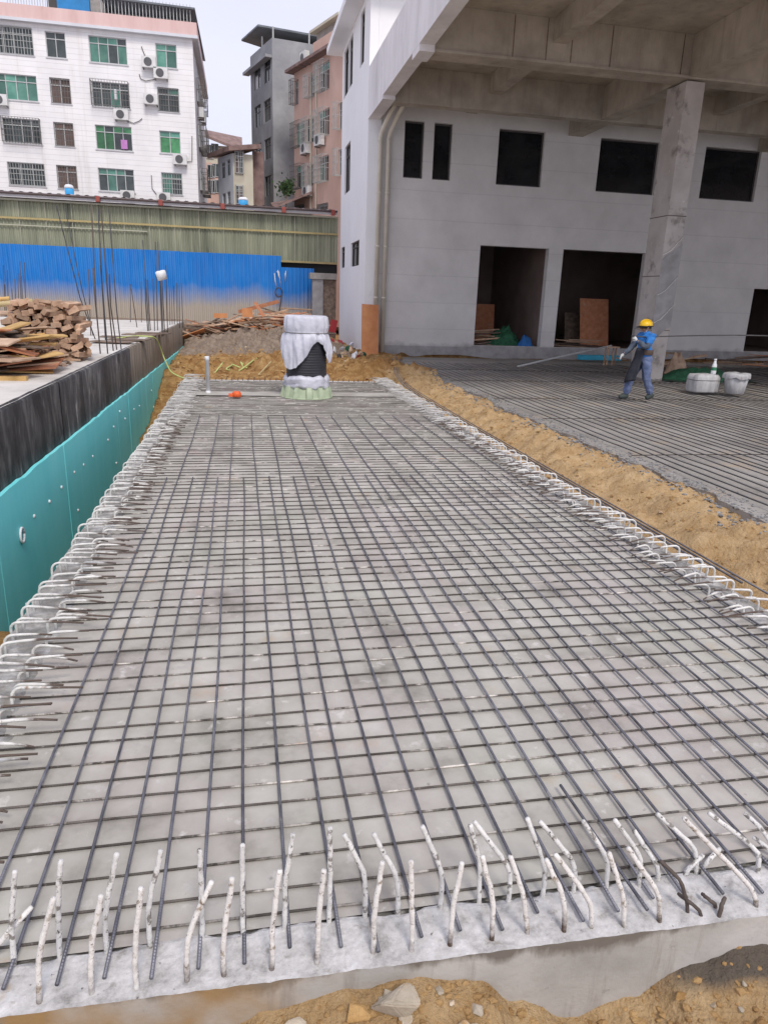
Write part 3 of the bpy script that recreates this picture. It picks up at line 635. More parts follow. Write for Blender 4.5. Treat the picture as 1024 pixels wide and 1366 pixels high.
# ================================================================= RIGHT SLAB
rs = thing('ground_slab', 'dark grey concrete floor slab under the canopy', 'slab', (12, 14, RZ-.3))
poly = []
yy = 3.0
edge = []
while yy <= 25.3:
    edge.append((5.10 + 0.16*fr(1.5, yy*0.9, 3.0) + 0.05*fr(2.5, yy*4, 3.0) + 0.05*fr(7.5, yy*9, 3.0), yy)); yy += 0.12
poly = [(40, 3.0), (40, 25.44), (edge[-1][0], 25.44)] + list(reversed(edge))
MB().prism(poly, RZ-.35, RZ).build('floor', 'right_slab', rs)
mr_ = thing('rebar_mat', 'dark steel bars laid in close rows on the slab under the canopy', 'rebar grid', (12, 14, RZ))
rb_v = [wavy(17.5, 0.0075, 1, 0.05, i*4.4+200, 6, 34).mesh('long_bar', 'bar_dark', True) for i in range(7)]
x = 5.36; i = 0
while x < 20.0:
    y0 = 5.0 + rnd.uniform(-.25, .25) if x < 8 else 5.4 + rnd.uniform(-.3, .3)
    link('long_bar', rnd.choice(rb_v), mr_, (x, y0, RZ+0.055), (0, 0, rnd.gauss(0, .001))); x += rnd.uniform(.165, .205); i += 1
rc_v = [wavy(14.9, 0.007, 0, 0.04, i*4.4+300, 5, 30).mesh('cross_bar', 'bar_rust', True) for i in range(3)]
y = 5.6
while y < 22.4:
    link('cross_bar', rnd.choice(rc_v), mr_, (5.25, y, RZ+0.038)); y += rnd.uniform(2.6, 3.4)

# ================================================================= LEFT FOUNDATION
pf = thing('concrete_platform', 'raised concrete foundation faced with dark membrane and teal boards', 'foundation', (-8, 14, -1.0))
b = MB(); grid(b, lin(-26, XW-0.03, 40), lin(1.0, 27.2, 60), lambda x, y: PT + 0.006*fr(x*2, y*2, 3))
b.build('top', 'platform_top', pf, True)
MB().box((-26, 1.0, -1.85), (XW-0.03, 27.2, PT-0.03)).build('core', 'form_ply', pf)
y = 1.2; i = 0
while y < 27:
    L = rnd.uniform(1.1, 1.9); y1 = min(y+L, 27.15)
    b = MB(); t = rnd.uniform(0, .012)
    nseg = 10
    bot = lambda yy_: 0.14 - 0.012*(yy_-6)/1.0*0.6
    for k in range(nseg+1):
        yk = y + (y1-y)*k/nseg
        wv = 0.012*fr(yk*3, i*2.0, 1)
        for (zz, xx) in ((-0.1, 0.0), (0.3, wv), (PT-0.02+0.008*fr(yk*5, 3, 3), wv*.6)):
            b.v.append((XW-0.012+t+xx, yk, zz))
        b.v.append((XW-0.06, yk, PT+0.012+0.006*fr(yk*5, 3, 3)))
    for k in range(nseg):
        for q in range(3): b.f.append((k*4+q, k*4+4+q, k*4+5+q, k*4+1+q))
    b.build('membrane_sheet', 'membrane' if y < 13.5 else 'form_ply', pf, True); y = y1 + 0.006; i += 1
# teal insulation boards with uneven tops
y = 1.2; i = 0
while y < 31:
    y1 = y + 1.2; b = MB(); t = rnd.uniform(0, .008); n = 8
    for k in range(n+1):
        yk = y + (y1-y)*k/n; top = 0.20 - 0.007*(yk-6) + 0.018*fr(yk*2.5, 1.1, 4) + rnd.uniform(-.006, .006)
        x0_, x1_ = XW-0.005+t, XW+0.03+t
        b.v += [(x0_, yk, -1.85), (x1_, yk, -1.85), (x1_, yk, top), (x0_, yk, top+0.004)]
    for k in range(n):
        for q in range(4): b.f.append((k*4+q, k*4+(q+1) % 4, k*4+4+(q+1) % 4, k*4+4+q))
    b.f.append((3, 2, 1, 0)); b.f.append(tuple(n*4+q for q in range(4)))
    b.build('insulation_board', 'teal', pf); y = y1 + 0.004; i += 1
disc = MB().lathe([(0.019, -0.01), (0.021, 0.0), (0.015, 0.008), (0.0, 0.010)], k=10, caps=(True, False)).mesh('washer', 'white_plastic', True)
for (cx_, cy_) in ((155,712),(225,645),(280,580),(338,512),(380,478),(422,440),(492,365),(530,470),(475,622),(355,685),(120,1115),(260,945),(405,737),(570,268),(610,225),(635,210),(660,335),(545,235),(518,305),(690,140),(700,215)):
    p = onx(cx_/3.413, 480+cy_/3.413, XW+0.035); link('washer', disc, pf, (XW+0.04, p.y, p.z), (0, R(90), 0))
p = onx(27, 714, XW+.03); tp = [(XW+0.05, p.y+0.055*math.cos(a*0.5236), p.z+0.07*math.sin(a*0.5236)) for a in range(13)]
MB().tube(tp, .012, 6).build('pipe_sleeve', 'white_plastic', pf, True)
# starter bars
def sbar(pts, off, scl, rad, Y=None):
    q = [(off[0]+x/scl, off[1]+y/scl) for (x, y) in pts]
    a = onz(q[0][0], q[0][1], PT) if Y is None else ony(q[0][0], q[0][1], Y)
    P = [a - Vector((0, 0, .1))] + [a] + [ony(x, y, a.y + 0.02*k) for k, (x, y) in enumerate(q[1:])]
    MB().tube(P, rad, 6).build('starter_bar', rnd.choice(['bar_dark', 'bar_rust']), pf, True)
O5, S5 = (60, 260), 5.12
for pts in ([(380,1085),(350,760),(318,60)], [(430,1085),(388,560),(365,100)], [(468,1065),(432,700),(385,95)], [(492,1058),(450,760),(440,540)], [(522,1055),(490,780),(440,115)], [(372,1000),(335,640),(330,500)],
            [(345,985),(240,700),(80,75)], [(330,960),(230,540),(140,90)], [(415,1000),(390,620),(380,480)]): sbar(pts, O5, S5, .011)
sbar([(315,960),(305,700),(300,508)], O5, S5, .011)
for pts in ([(712,930),(690,600),(668,310)], [(703,930),(690,750),(686,570)], [(750,930),(745,750),(740,570)], [(770,925),(762,580),(755,320)], [(800,940),(785,580),(770,320)], [(818,930),(808,750),(800,560)], [(838,925),(832,700),(826,480)],
            [(722,925),(712,800),(700,580)], [(808,935),(798,750),(790,560)], [(585,870),(585,610)], [(630,905),(590,640)], [(660,870),(660,590)]): sbar(pts, O5, S5, .013)
for pts in ([(855,890),(850,620)], [(885,885),(880,620)], [(905,885),(900,600)], [(942,890),(932,600)], [(920,888),(918,610)], [(870,885),(866,640)]): sbar(pts, O5, S5, .012)
for x in (7, 12, 18, 22, 26, 31, 35, 9, 29):
    a = onz(x, 421+rnd.uniform(-2, 2), PT); top = rnd.uniform(348, 385)
    MB().tube([a-Vector((0, 0, .1)), a, ony(x-2, top, a.y)], .014, 5).build('starter_bar', 'bar_rust', pf, True)
# hose and cap
p = onz(60+805/5.12, 260+940/5.12, PT); q = ony(60+790/5.12, 260+552/5.12, p.y)
cap = MB().lathe([(0.0, .02), (0.10, .02), (0.13, 0.0), (0.12, -0.2), (0.11, -0.2), (0.115, -0.01), (0, 0.0)], k=14).mesh('bucket', 'white_plastic', True)
tag(link('upturned_pot', cap, None, (q.x, q.y, q.z+.1), (R(8), R(-14), 0)), 'white plastic pot upturned over the tips of the starter bars', 'pot')
def smooth_path(pts, n=8, it=4):
    fine = []
    for a in range(len(pts)-1):
        for t in range(n): fine.append(Vector(pts[a]).lerp(Vector(pts[a+1]), t/n))
    fine.append(Vector(pts[-1]))
    for _ in range(it): fine = [fine[0]] + [(fine[j-1]+fine[j]*2+fine[j+1])/4 for j in range(1, len(fine)-1)] + [fine[-1]]
    return fine
hp = [onz(150, 452, PT+.02), onz(180, 448, PT+.02), onz(205, 449, PT+.03), onx(211, 455, XW+.06), onx(219, 478, XW+.15), ony(228, 497, 17.4), ony(245, 505, 17.2), ony(266, 503, 17.3), ony(285, 500, 18.0), ony(297, 484, 18.8)]
tag(MB().tube(smooth_path(hp, 8, 5), .017, 6).build('hose', 'rope', None, True), 'yellow green hose hanging down over the teal boards into the trench', 'hose')
# timber blocks in the tall stack
tb = [MB().box((-.04*s, -.3*l, -.034), (.04*s, .3*l, .034)) for s, l in ((1, 1), (1.15, .8), (.6, 1.2), (1.7, 1), (.75, .9), (2.0, .9))]
tbm = [m.mesh('timber', 'timber') for m in tb]
LABT = 'short brown timber offcut in the tall stack beside the starter bars'
for row in range(13):
    for c in range(13 - row//4):
        if rnd.random() < .08: continue
        x = -3.36 + c*0.083 + row*0.008 + rnd.uniform(-.03, .03); y = 11.3 + rnd.uniform(-.12, .25) + 0.035*row
        tag(link('timber_offcut', rnd.choice(tbm), None, (x, y, PT+.04+row*.063+rnd.uniform(-.012, .012)), (rnd.gauss(0, .08), rnd.gauss(0, .4), rnd.gauss(0, .2))), LABT, 'timber', 'timber offcuts in the tall stack')
LABT2 = 'small wood scrap fallen at the foot of the timber stack'
scr = [MB().box((-.015, -.16, -.012), (.015, .16, .012)).mesh('scrap', 'timber'), MB().box((-.03, -.10, -.018), (.03, .10, .018)).mesh('scrap', 'ply_pale'), MB().box((-.012, -.22, -.01), (.012, .22, .01)).mesh('scrap', 'ply_pale')]
for i in range(38):
    x, y = rnd.uniform(-3.3, -2.3), rnd.uniform(10.2, 11.0)
    tag(link('wood_scrap', rnd.choice(scr), None, (x, y, PT+.02+max(0, rnd.gauss(.06, .06))), (rnd.gauss(0, .4), rnd.gauss(0, .4), rnd.uniform(0, 3.1))), LABT2, 'wood scrap', 'wood scraps at the stack foot')
# plywood pile
pw = []
for (sx, sy, m) in ((.45, .28, 'ply_pale'), (.6, .12, 'ply_pale'), (.5, .3, 'ply_red'), (.7, .10, 'ply_yellow'), (.4, .22, 'ply_dark'), (.65, .2, 'ply_pale'), (.55, .16, 'ply_red')):
    pw.append(MB().box((-sx, -sy, -.009), (sx, sy, .009)).mesh('plywood', m))
LABP = 'plywood sheet in the splayed pile at the foundation edge'
for i in range(64):
    h = i/64*.46; spread = .36*(1-i/90)
    x = -3.12 + rnd.uniform(-.6, .36)*(1-.3*i/64); y = 9.1 + rnd.uniform(-.35, .9) + .2*i/64
    tag(link('plywood_sheet', pw[(i*5+rnd.randrange(3)) % 7], None, (x, y, PT+.03+h), (rnd.gauss(0, .10), rnd.gauss(-.05, .10), rnd.gauss(.15, .35))), LABP, 'plywood', 'plywood sheets in the splayed pile')
for i in range(26):
    x = -4.6 + rnd.uniform(-.7, .8); y = 11.2 + rnd.uniform(-.8, .8)
    tag(link('plywood_sheet', pw[rnd.choice((0, 1, 2, 5, 5, 1))], None, (x, y, PT+.04+i*.026), (rnd.gauss(0, .12), rnd.gauss(0, .14), rnd.gauss(0, .5))), 'plywood sheet in the heap behind the splayed pile', 'plywood', 'plywood sheets in the heap behind')
tag(MB().box((-.75, -.045, -.025), (.75, .045, .025)).build('timber_beam', 'ply_yellow'), 'straight yellow timber lying under the splayed plywood pile', 'timber').location = (-3.18, 8.72, PT+.027)
def pole(a, b_, r, m, lab, cat, name):
    n = 14; P = [Vector(a).lerp(Vector(b_), i/n) for i in range(n+1)]
    rr = [r*(1+.12*(i % 4 == 0)) for i in range(n+1)]
    return tag(MB().tube(P, rr, 8).build(name, m, None, True), lab, cat)
pole(ony(-120, 417, 13.2), ony(44, 402, 13.4), .045, 'bamboo', 'long pale bamboo pole jutting out over the timber stack', 'pole', 'bamboo_pole')
pole(ony(-100, 408, 14.2), ony(13, 398, 14.2), .035, 'ply_yellow', 'short yellow timber pole above the bamboo pole', 'pole', 'timber_pole')
# trestles carrying the poles
for px_, Y in ((-20, 13.3), (-60, 14.2)):
    p = ony(px_, 410, Y); t = thing('trestle', 'wooden trestle carrying the %s pole on the foundation' % ('bamboo' if Y < 14 else 'yellow timber'), 'trestle', (p.x, Y, PT))
    for s in (-1, 1): MB().tube([(p.x+s*.2, Y, PT), (p.x, Y, p.z-.06)], .03, 6).build('leg', 'timber', t)
    MB().box((p.x-.12, Y-.25, p.z-.10), (p.x+.12, Y+.25, p.z-.055)).build('top_rail', 'timber', t)
# boards lying on the far part of the foundation
for i, (px_, py_) in enumerate(((160, 450), (172, 455), (188, 447), (150, 458), (205, 445))):
    p = onz(px_, py_, PT); tag(link('plywood_sheet', pw[4], None, (p.x, p.y, PT+.015+.02*(i % 2)), (0, 0, rnd.uniform(-.4, .4))), 'dark formwork board lying flat among the starter bars', 'plywood', 'dark boards among the starter bars')

# ================================================================= MANHOLE RISER
MX, MY = 1.20, 14.0
mh = thing('manhole_riser', 'black corrugated pipe riser wrapped in white plastic on a pale green base', 'pipe riser', (MX, MY, 0.0))
prof = []
z = 0.02
while z < 1.50:
    prof += [(0.388, z), (0.388, z+.02), (0.392, z+.026), (0.392, z+.038), (0.388, z+.044)]; z += .05
MB().lathe(prof, (MX, MY, 0), 40).build('pipe', 'black_pipe', mh, True)
def base_fn(r, z, t, i):
    s = 0.5+0.5*math.cos(t*12); return r + (0.035 if s > .5 else -0.02)*(1 if i in (1, 2, 3) else .5), z
MB().lathe([(0.50, 0.0), (0.48, 0.02), (0.45, 0.15), (0.42, 0.22), (0.39, 0.23)], (MX, MY, 0.0), 96, base_fn).build('base_ring', 'green_base', mh)
def wrap_fn(r, z, t, i):
    k = fr(math.cos(t)*2.2, math.sin(t)*2.2, z*1.5, 4); f = 1-3*abs(fr(math.cos(t)*2.4, math.sin(t)*2.4, z*9, 2))
    return r - .02 + .02*k + .022*f, z + .035*k
MB().lathe([(0.38, .20), (0.44, .19), (0.47, .24), (0.44, .29), (0.46, .34), (0.44, .40), (0.40, .43), (0.385, .42)], (MX, MY, 0), 80, wrap_fn).build('lower_wrap', 'sheet_plastic', mh, True)
def top_fn(r, z, t, i):
    # hem hangs low on the camera's left and on the far right
    a = math.atan2(math.sin(t-R(225)), math.cos(t-R(225)))
    hem = 0.95 - 0.40*math.exp(-(a/0.75)**2) - 0.28*math.exp(-((a-1.95)/0.35)**2) + .18*math.exp(-((a-1.15)/.35)**2)
    u = i/17
    zz = 1.53 - .30*(i-2)/6 if i <= 8 else 1.23 + (hem-1.23)*(i-8)/9
    k = fr(math.cos(t)*2.6, math.sin(t)*2.6, zz*1.2, 4); f = math.sin(t*15 + 5*fr(math.cos(t)*1.5, math.sin(t)*1.5, 1.0) + zz*2)
    fold = 1 - 3.0*abs(fr(math.cos(t)*3.4, math.sin(t)*3.4, zz*1.6+4, 2))
    bulge = .022*math.sin((i-2)/6*math.pi) if i <= 8 else .06*math.sin((i-8)/9*math.pi*.7)
    rr = 0.408 + bulge + (.03*k + .018*f + .022*fold)*(.35 if i <= 8 else 1.0)*(0.25 if i == 8 else 1)
    return (r, z) if i <= 1 else (rr, zz + (.03*k*u if i > 9 else 0))
MB().lathe([(0.0, 1.55), (0.37, 1.55), (0.40, 1.53)] + [(0.4, 1.5)]*15, (MX, MY, 0), 160, top_fn).build('upper_wrap', 'sheet_plastic', mh, True)
MB().lathe([(0.415, 0), (0.424, .008), (0.415, .016)], (MX, MY, 1.222), 40).build('tie_cord', 'iron', mh, True)
# white pipe and orange cap on the slab
pp = thing('vent_pipe', 'thin white plastic pipe standing upright on the far slab', 'pipe', (-.70, 14.29, 0))
MB().lathe([(0.036, -.03), (0.036, .64), (0.044, .645), (0.044, .72), (0.036, .72), (0.03, .60)], (-.70, 14.29, 0), 14, caps=(True, False)).build('pipe', 'white_plastic', pp, True)
MB().lathe([(0.05, 0.0), (0.052, .05), (0.037, .06)], (-.70, 14.29, 0), 14).build('collar', 'white_plastic', pp, True)
oc = thing('orange_cap', 'small orange plastic cap lying on the rebar of the far slab', 'cap', (-.19, 13.68, .03))
MB().lathe([(0.0, .10), (.06, .10), (.085, .07), (.09, .0), (.07, 0.0)], (-.15, 13.68, .028), 14).build('dome', 'orange_plastic', oc, True)
MB().box((-.30, 13.63, .028), (-.19, 13.74, .085)).build('tab', 'orange_plastic', oc, bevel=.01)

# ================================================================= STONES IN FRONT
def stone(px_, py_, w_px, lab, m='stone', group=None, Y=1.49, i=[0]):
    p = ony(px_, py_, Y); s = w_px*0.46*2.02/935; p.z = ground_z(p.x, p.y)[0] + s*.36
    vv, ff = rocks2[i[0] % 9]; i[0] += 1
    b = MB(); b.v = [(v[0]*s*1.1, v[1]*s*.8, v[2]*s*.72) for v in vv]; b.f = ff
    o = b.build('stone', m); o.location = (p.x, p.y, p.z); o.rotation_euler = (rnd.gauss(0, .15), rnd.gauss(0, .15), rnd.random()*6 if group else .2); return tag(o, lab, 'stone', group)
stone(530, 1325, 84, 'large pale angular stone resting on the soil against the slab edge')
stone(382, 1352, 66, 'pale pinkish flat stone half buried below the slab edge')
stone(478, 1344, 46, 'crumbly orange stone beside the large pale stone', 'stone_orange')
stone(434, 1362, 52, 'rounded cream stone at the foot of the orange stone', Y=1.38)
def stone_at(x, y, s_, m, lab, group):
    vv, ff = rnd.choice(rocks2); b = MB(); b.v = [(v[0]*s_, v[1]*s_*.85, v[2]*s_*.75) for v in vv]; b.f = ff
    o = b.build('stone', m); o.location = (x, y, ground_z(x, y)[0]+s_*.35); o.rotation_euler = (rnd.gauss(0, .3), rnd.gauss(0, .3), rnd.random()*6); tag(o, lab, 'stone', group)
for i in range(46):
    x = rnd.choice((rnd.uniform(-.05, .75), rnd.uniform(.0, .6), rnd.uniform(.6, 1.35)))
    stone_at(x, rnd.uniform(1.36, 1.53), rnd.choice((.010, .014, .018, .024, .034))*rnd.uniform(.8, 1.15), rnd.choice(['stone', 'stone', 'stone_orange']), 'small stone among the loose soil at the near slab edge', 'small stones at the near slab edge')
for i in range(9):
    stone_at(rnd.uniform(1.4, 1.75), rnd.uniform(1.30, 1.46), rnd.uniform(.008, .016), 'stone', 'tiny pale stone on the damp soil heap below the slab edge', 'tiny stones on the damp soil heap')
# ================================================================= DEBRIS PILE, RUBBISH
dbm = []
for (sx, sy, sz, m) in ((.7, .05, .02, 'ply_pale'), (.55, .12, .012, 'ply_red'), (.9, .04, .025, 'ply_dark'), (.5, .18, .01, 'ply_pale'), (.8, .06, .02, 'ply_dark'), (.4, .25, .01, 'orange_board'), (.75, .035, .03, 'timber'), (.6, .05, .02, 'ply_red')):
    dbm.append(MB().box((-sx, -sy, -sz), (sx, sy, sz)).mesh('board', m))
LD = 'broken formwork board in the wood heap in front of the blue hoarding'
for i in range(150):
    t = rnd.random(); x = -2.0 + 4.8*t; hgt = (.30 + .55*math.exp(-((x-1.5)/1.1)**2) + .2*math.exp(-((x+.8)/1.2)**2))
    y = 28.2 + rnd.gauss(0, .7); z = ground_z(x, y)[0] + .05 + rnd.random()**1.2*hgt
    if y > 33: continue
    tag(link('broken_board', dbm[rnd.choice((0, 0, 1, 2, 3, 4, 4, 5, 6, 6, 7))], None, (x, y, z), (rnd.gauss(0, .2), rnd.gauss(0, .22), rnd.gauss(0, .45))), LD, 'board', 'broken boards in the wood heap')
def debris(px0, py0, px1, py1, Y, m, lab, wd=.12):
    a, c = ony(px0, py0, Y), ony(px1, py1, Y); d = (c-a); L = d.length; d.normalize(); up = Vector((d.z, 0, -d.x))
    b = MB(); h = wd/2
    q = [a-up*h, c-up*h, c+up*h, a+up*h]; b.v = [tuple(p) for p in q] + [tuple(p+Vector((0, .03, 0))) for p in q]
    b.f = [(0, 1, 2, 3), (7, 6, 5, 4), (0, 4, 5, 1), (1, 5, 6, 2), (2, 6, 7, 3), (3, 7, 4, 0)]
    return tag(b.build('formwork_board', m), lab, 'board')
debris(340, 403, 352, 422, 26.6, 'ply_red', 'narrow pink plank standing upright out of the wood heap', .10)
debris(323, 417, 337, 417, 26.5, 'orange_board', 'square orange plywood panel on the wood heap', .30)
debris(285, 421, 303, 421, 26.5, 'orange_board', 'small orange plywood panel low on the wood heap', .16)
debris(318, 416, 372, 402, 27.2, 'ply_red', 'long reddish plank sloping across the top of the wood heap', .13)
# rope on the soil
rp_ = [ony(310, 488, 19.2), ony(300, 497, 18.2), ony(318, 492, 18.9), ony(338, 482, 20.0), ony(345, 472, 21.0), ony(330, 486, 19.6), ony(320, 481, 20.0), ony(326, 489, 19.2), ony(309, 485, 19.6)]
rp_ = [Vector((p.x, p.y, ground_z(p.x, p.y)[0]+.05)) for p in rp_]
tag(MB().tube(smooth_path(rp_, 6, 3), .02, 5).build('rope', 'rope', None, True), 'tangled yellow green rope lying on the orange soil behind the slab', 'rope')
pole(ony(345, 500, 18.3), ony(362, 482, 19.4), .02, 'bamboo', 'thin bamboo stick lying on the orange soil near the pipe riser', 'stick', 'bamboo_stick')
scm = [MB().box((-.12, -.08, -.04), (.12, .08, .04)).mesh('scrap', m) for m in ('red_plastic', 'white_plastic', 'ply_pale', 'net_green', 'sheet_plastic', 'alu_dark', 'ply_yellow')]
vvb = [rock_mesh(90+i, 1, .5) for i in range(4)]
scr_m = []
for i, m in enumerate(('red_plastic', 'white_plastic', 'sheet_plastic', 'net_green', 'ply_pale', 'alu_dark', 'white_plastic')):
    b = MB(); b.v = [(v[0]*.13, v[1]*.12, v[2]*.10) for v in vvb[i % 4][0]]; b.f = vvb[i % 4][1]; scr_m.append(b.mesh('rubbish', m))
for i in range(60):
    x, y = rnd.uniform(2.4, 4.1), rnd.uniform(22.5, 29.5)
    if x > 4.05: continue
    o = link('rubbish_scrap', rnd.choice(scr_m), None, (x, y, ground_z(x, y)[0]+.06), (rnd.random()*3, rnd.random()*3, rnd.random()*3)); s = rnd.uniform(.6, 1.5); o.scale = (s, s*rnd.uniform(.5, 1), s*rnd.uniform(.4, 1))
    tag(o, 'crumpled rubbish scrap in the litter beside the white building corner', 'rubbish', 'rubbish scraps by the building corner')
debris(440, 434, 449, 436, 29.5, 'red_plastic', 'red board leaning beside the white building', .5)

# ================================================================= HOARDING AND SHED
FY = 34.0
fe = thing('hoarding', 'tall blue corrugated hoarding splashed with pale mud along its bottom', 'hoarding', (-5, FY, .5))
def corr(x0, x1, z0, z1, Y, pitch, amp, name, m, parent):
    n = max(2, round((x1-x0)/pitch*4)); b = MB()
    for i in range(n+1):
        x = x0+(x1-x0)*i/n; yy_ = Y + amp*(1, 1, -1, -1)[i % 4]; b.v += [(x, yy_, z0), (x, yy_, z1)]
    for i in range(n): b.f.append((i*2, i*2+2, i*2+3, i*2+1))
    return b.build(name, m, parent)
x = -17.6
while x < 3.2:
    ztop = 3.6 if x < 1.2 else 3.12
    corr(x, min(x+.88, 3.25), 0.3, ztop + (rnd.uniform(-.01, .01)), FY + rnd.uniform(-.012, .012), .18, .022, 'sheet', 'blue_sheet', fe); x += .88
x = -17.5
while x < 3.2: MB().box((x-.03, FY+.06, .2), (x+.03, FY+.12, 3.1)).build('post', 'iron', fe); x += 2.6
# pale scraped marks on the lower right sheets
for i in range(9):
    px_ = 366 + rnd.uniform(0, 16); py_ = 360 + rnd.uniform(0, 6); p = ony(px_, py_, FY-.04); q = ony(px_ + rnd.uniform(-2, 5), py_ + rnd.uniform(8, 22), FY-.04)
    MB().tube([(p.x, FY-.03, p.z), ((p.x+q.x)/2+rnd.uniform(-.05, .05), FY-.03, (p.z+q.z)/2), (q.x, FY-.03, q.z)], [.02, .012, .004], 5).build('paint_scrape', 'pale_render', fe, True)
sh = thing('shed', 'long shed with streaked green translucent panels and a pale metal roof edge', 'shed', (-5, FY+.4, .5))
x = -17.6; k = 0
while x < 4.3:
    x1 = min(x+1.05, 4.38)
    corr(x, x1, 3.38, 5.42, FY+.42+.012*(k % 2), .15, .018, 'panel', 'green_sheet', sh)
    MB().box((x1-.018, FY+.355, 3.4), (x1+.004, FY+.385, 5.4)).build('panel_strip', 'pale_strip', sh); x = x1+.004 if x1 < 4.37 else 9; k += 1
MB().box((-17.6, FY+.33, 3.36), (4.38, FY+.39, 3.44)).build('bottom_stripe', 'yellow_strip', sh)  # yellowish stripe along the foot of the panels
MB().box((-17.6, FY+.32, 4.62), (4.38, FY+.355, 4.70)).build('wall_stripe', 'yellow_strip', sh)  # yellowish stripe across the panels
MB().box((-17.6, FY+.32, 4.36), (-4.0, FY+.355, 4.40)).build('wall_stripe', 'pale_strip', sh)
MB().box((-17.6, FY+.25, 5.34), (4.38, FY+.33, 5.41)).build('top_rail', 'pale_strip', sh)
# roof (thin sloping sheet, ridged)
b = MB(); n = 240
for i in range(n+1):
    x = -17.8 + 22.1*i/n; dz = .02*(1, 1, -1, -1)[i % 4]; b.v += [(x, FY+.05, 5.66+dz), (x, FY+9.5, 6.5+dz)]
for i in range(n): b.f.append((i*2, i*2+2, i*2+3, i*2+1))
b.build('roof', 'roof_metal', sh)
MB().box((-17.8, FY+.06, 5.46), (4.3, FY+.10, 5.63)).build('gutter_board', 'roof_metal', sh)
MB().tube([(-17.8, FY+.0, 5.60), (4.3, FY+.0, 5.60)], .045, 8).build('gutter_pipe', 'pipe_dark', sh, True)
for x in (-5.9, -3.35, -.75, 1.9, 4.1): MB().box((x-.09, FY-.06, 5.42), (x+.09, FY+.05, 5.66)).build('pipe_clamp', 'clamp_red', sh, bevel=.02)
MB().box((-17.6, FY+9.3, .5), (4.0, FY+9.5, 6.4)).build('back_wall', 'pale_render', sh)
MB().box((1.2, FY+.5, 2.9), (4.38, FY+.56, 3.36)).build('shade_strip', 'shade_black', sh)  # black box painted in as the darkness of the gap above the lower sheets
# concrete gate post and stub wall beside the white building
gp = thing('gate_post', 'square concrete gate post with a cap between hoarding and white building', 'post', (3.45, 33.3, .2))
a = ony(417, 372, 33.0); c = ony(431, 372, 33.0)
MB().box((a.x, 33.0, .0), (c.x, 33.5, a.z)).build('shaft', 'patch', gp)
MB().box((a.x-.12, 32.9, a.z+.002), (4.17, 33.6, a.z+.26)).build('cap', 'brick_grey', gp)
MB().box((c.x+.01, 33.1, .0), (4.17, 33.45, a.z-.002)).build('infill_wall', 'ply_dark', gp)
hkp = ony(372, 390, 33.6)
tag(MB().tube([(hkp.x+.16*math.cos(t*.5236), 33.75, hkp.z+.2*math.sin(t*.5236)) for t in range(13)] + [(hkp.x+.1, 33.7, hkp.z-.3), (hkp.x-.02, 33.5, hkp.z-.95)], .03, 6).build('bent_rebar', 'bar_rust', None, True), 'rusty bar with a looped end standing against the blue hoarding', 'steel bar')
# water tanks on the shed roof
for i, (px0, px1, py0, py1, lab) in enumerate(((318, 331, 263, 275, 'small blue water tank with a white lid below the grey tower'), (86, 99, 246, 258, 'small blue water tank with a white lid below a barred window of the tiled block'))):
    Y = FY+2.0; p0, p1 = ony(px0, py0, Y), ony(px1, py1, Y); r = (p1.x-p0.x)/2; cx_ = (p0.x+p1.x)/2; z0 = 5.82
    t = thing('water_tank', lab, 'tank', (cx_, Y, z0)); zt = p0.z
    MB().lathe([(r*.95, z0), (r, z0+.05), (r, z0+(zt-z0)*.6), (r*.9, z0+(zt-z0)*.66)], (cx_, Y, 0), 20, caps=(True, True)).build('barrel', 'blue_tank', t, True)
    MB().lathe([(r*1.02, z0+(zt-z0)*.665), (r*1.02, z0+(zt-z0)*.85), (r*.7, zt), (0, zt+.02)], (cx_, Y, 0), 20, caps=(True, False)).build('lid', 'white_plastic', t, True)

# ================================================================= WINDOWS
def window(parent, O, rz, x0, x1, z0, z1, n=2, frame='alu', glass=('glass_dark',), transom=.28, grille=None, depth=.12, cage=0.0, fw=.045, name='window'):
    """frame with mullions at local coordinates (x along the wall, -y outwards); panes and grille are its parts"""
    f = MB(); W, H = x1-x0, z1-z0; y0, y1 = depth-.04, depth+.03
    f.box((0, y0, 0), (fw, y1, H)).box((W-fw, y0, 0), (W, y1, H)).box((fw, y0, 0), (W-fw, y1, fw)).box((fw, y0, H-fw), (W-fw, y1, H))
    zt = H*(1-transom) if transom else H-fw
    if transom: f.box((fw, y0+.003, zt-fw/2), (W-fw, y1-.003, zt+fw/2))
    for i in range(1, n): x = W*i/n; f.box((x-fw/2, y0+.006, fw), (x+fw/2, y1-.006, H-fw))
    me = f.mesh('window', frame)
    o = link(name, me, parent, O + Vector((math.cos(rz), math.sin(rz), 0))*x0 + Vector((0, 0, z0)), (0, 0, rz))
    for i in range(n):
        a, c = W*i/n + fw*.5, W*(i+1)/n - fw*.5
        for (q0, q1) in (((fw, zt-fw/2), (zt+fw/2, H-fw)) if transom else ((fw, H-fw),)):
            link('pane', MB().box((a, depth, q0), (c, depth+.012, q1)).mesh('pane', rnd.choice(glass)), o, inv=False)
    if grille:
        g = MB(); yb = -.04 - cage; step = .17
        k = max(2, round(W/step))
        for i in range(k+1): x = W*i/k; g.box((x-.011, yb-.011, 0), (x+.011, yb+.011, H))
        for i in range(5): z = H*i/4; g.box((0, yb-.026, z-.013), (W, yb-.012, z+.013))
        if cage:
            for i in range(3):
                z = H*i/2
                for x in (0, W): g.box((x-.012, yb, z-.012), (x+.012, 0, z+.012))
            for x in (0, W):
                for q in (.35, .7): g.box((x-.01, yb*q-.01, 0), (x+.01, yb*q+.01, H))
            for i in range(k+1): x = W*i/k; g.box((x-.01, yb, -.012), (x+.01, -.001, .010))
        link('grille', g.mesh('grille', grille), o, inv=False)
    return o
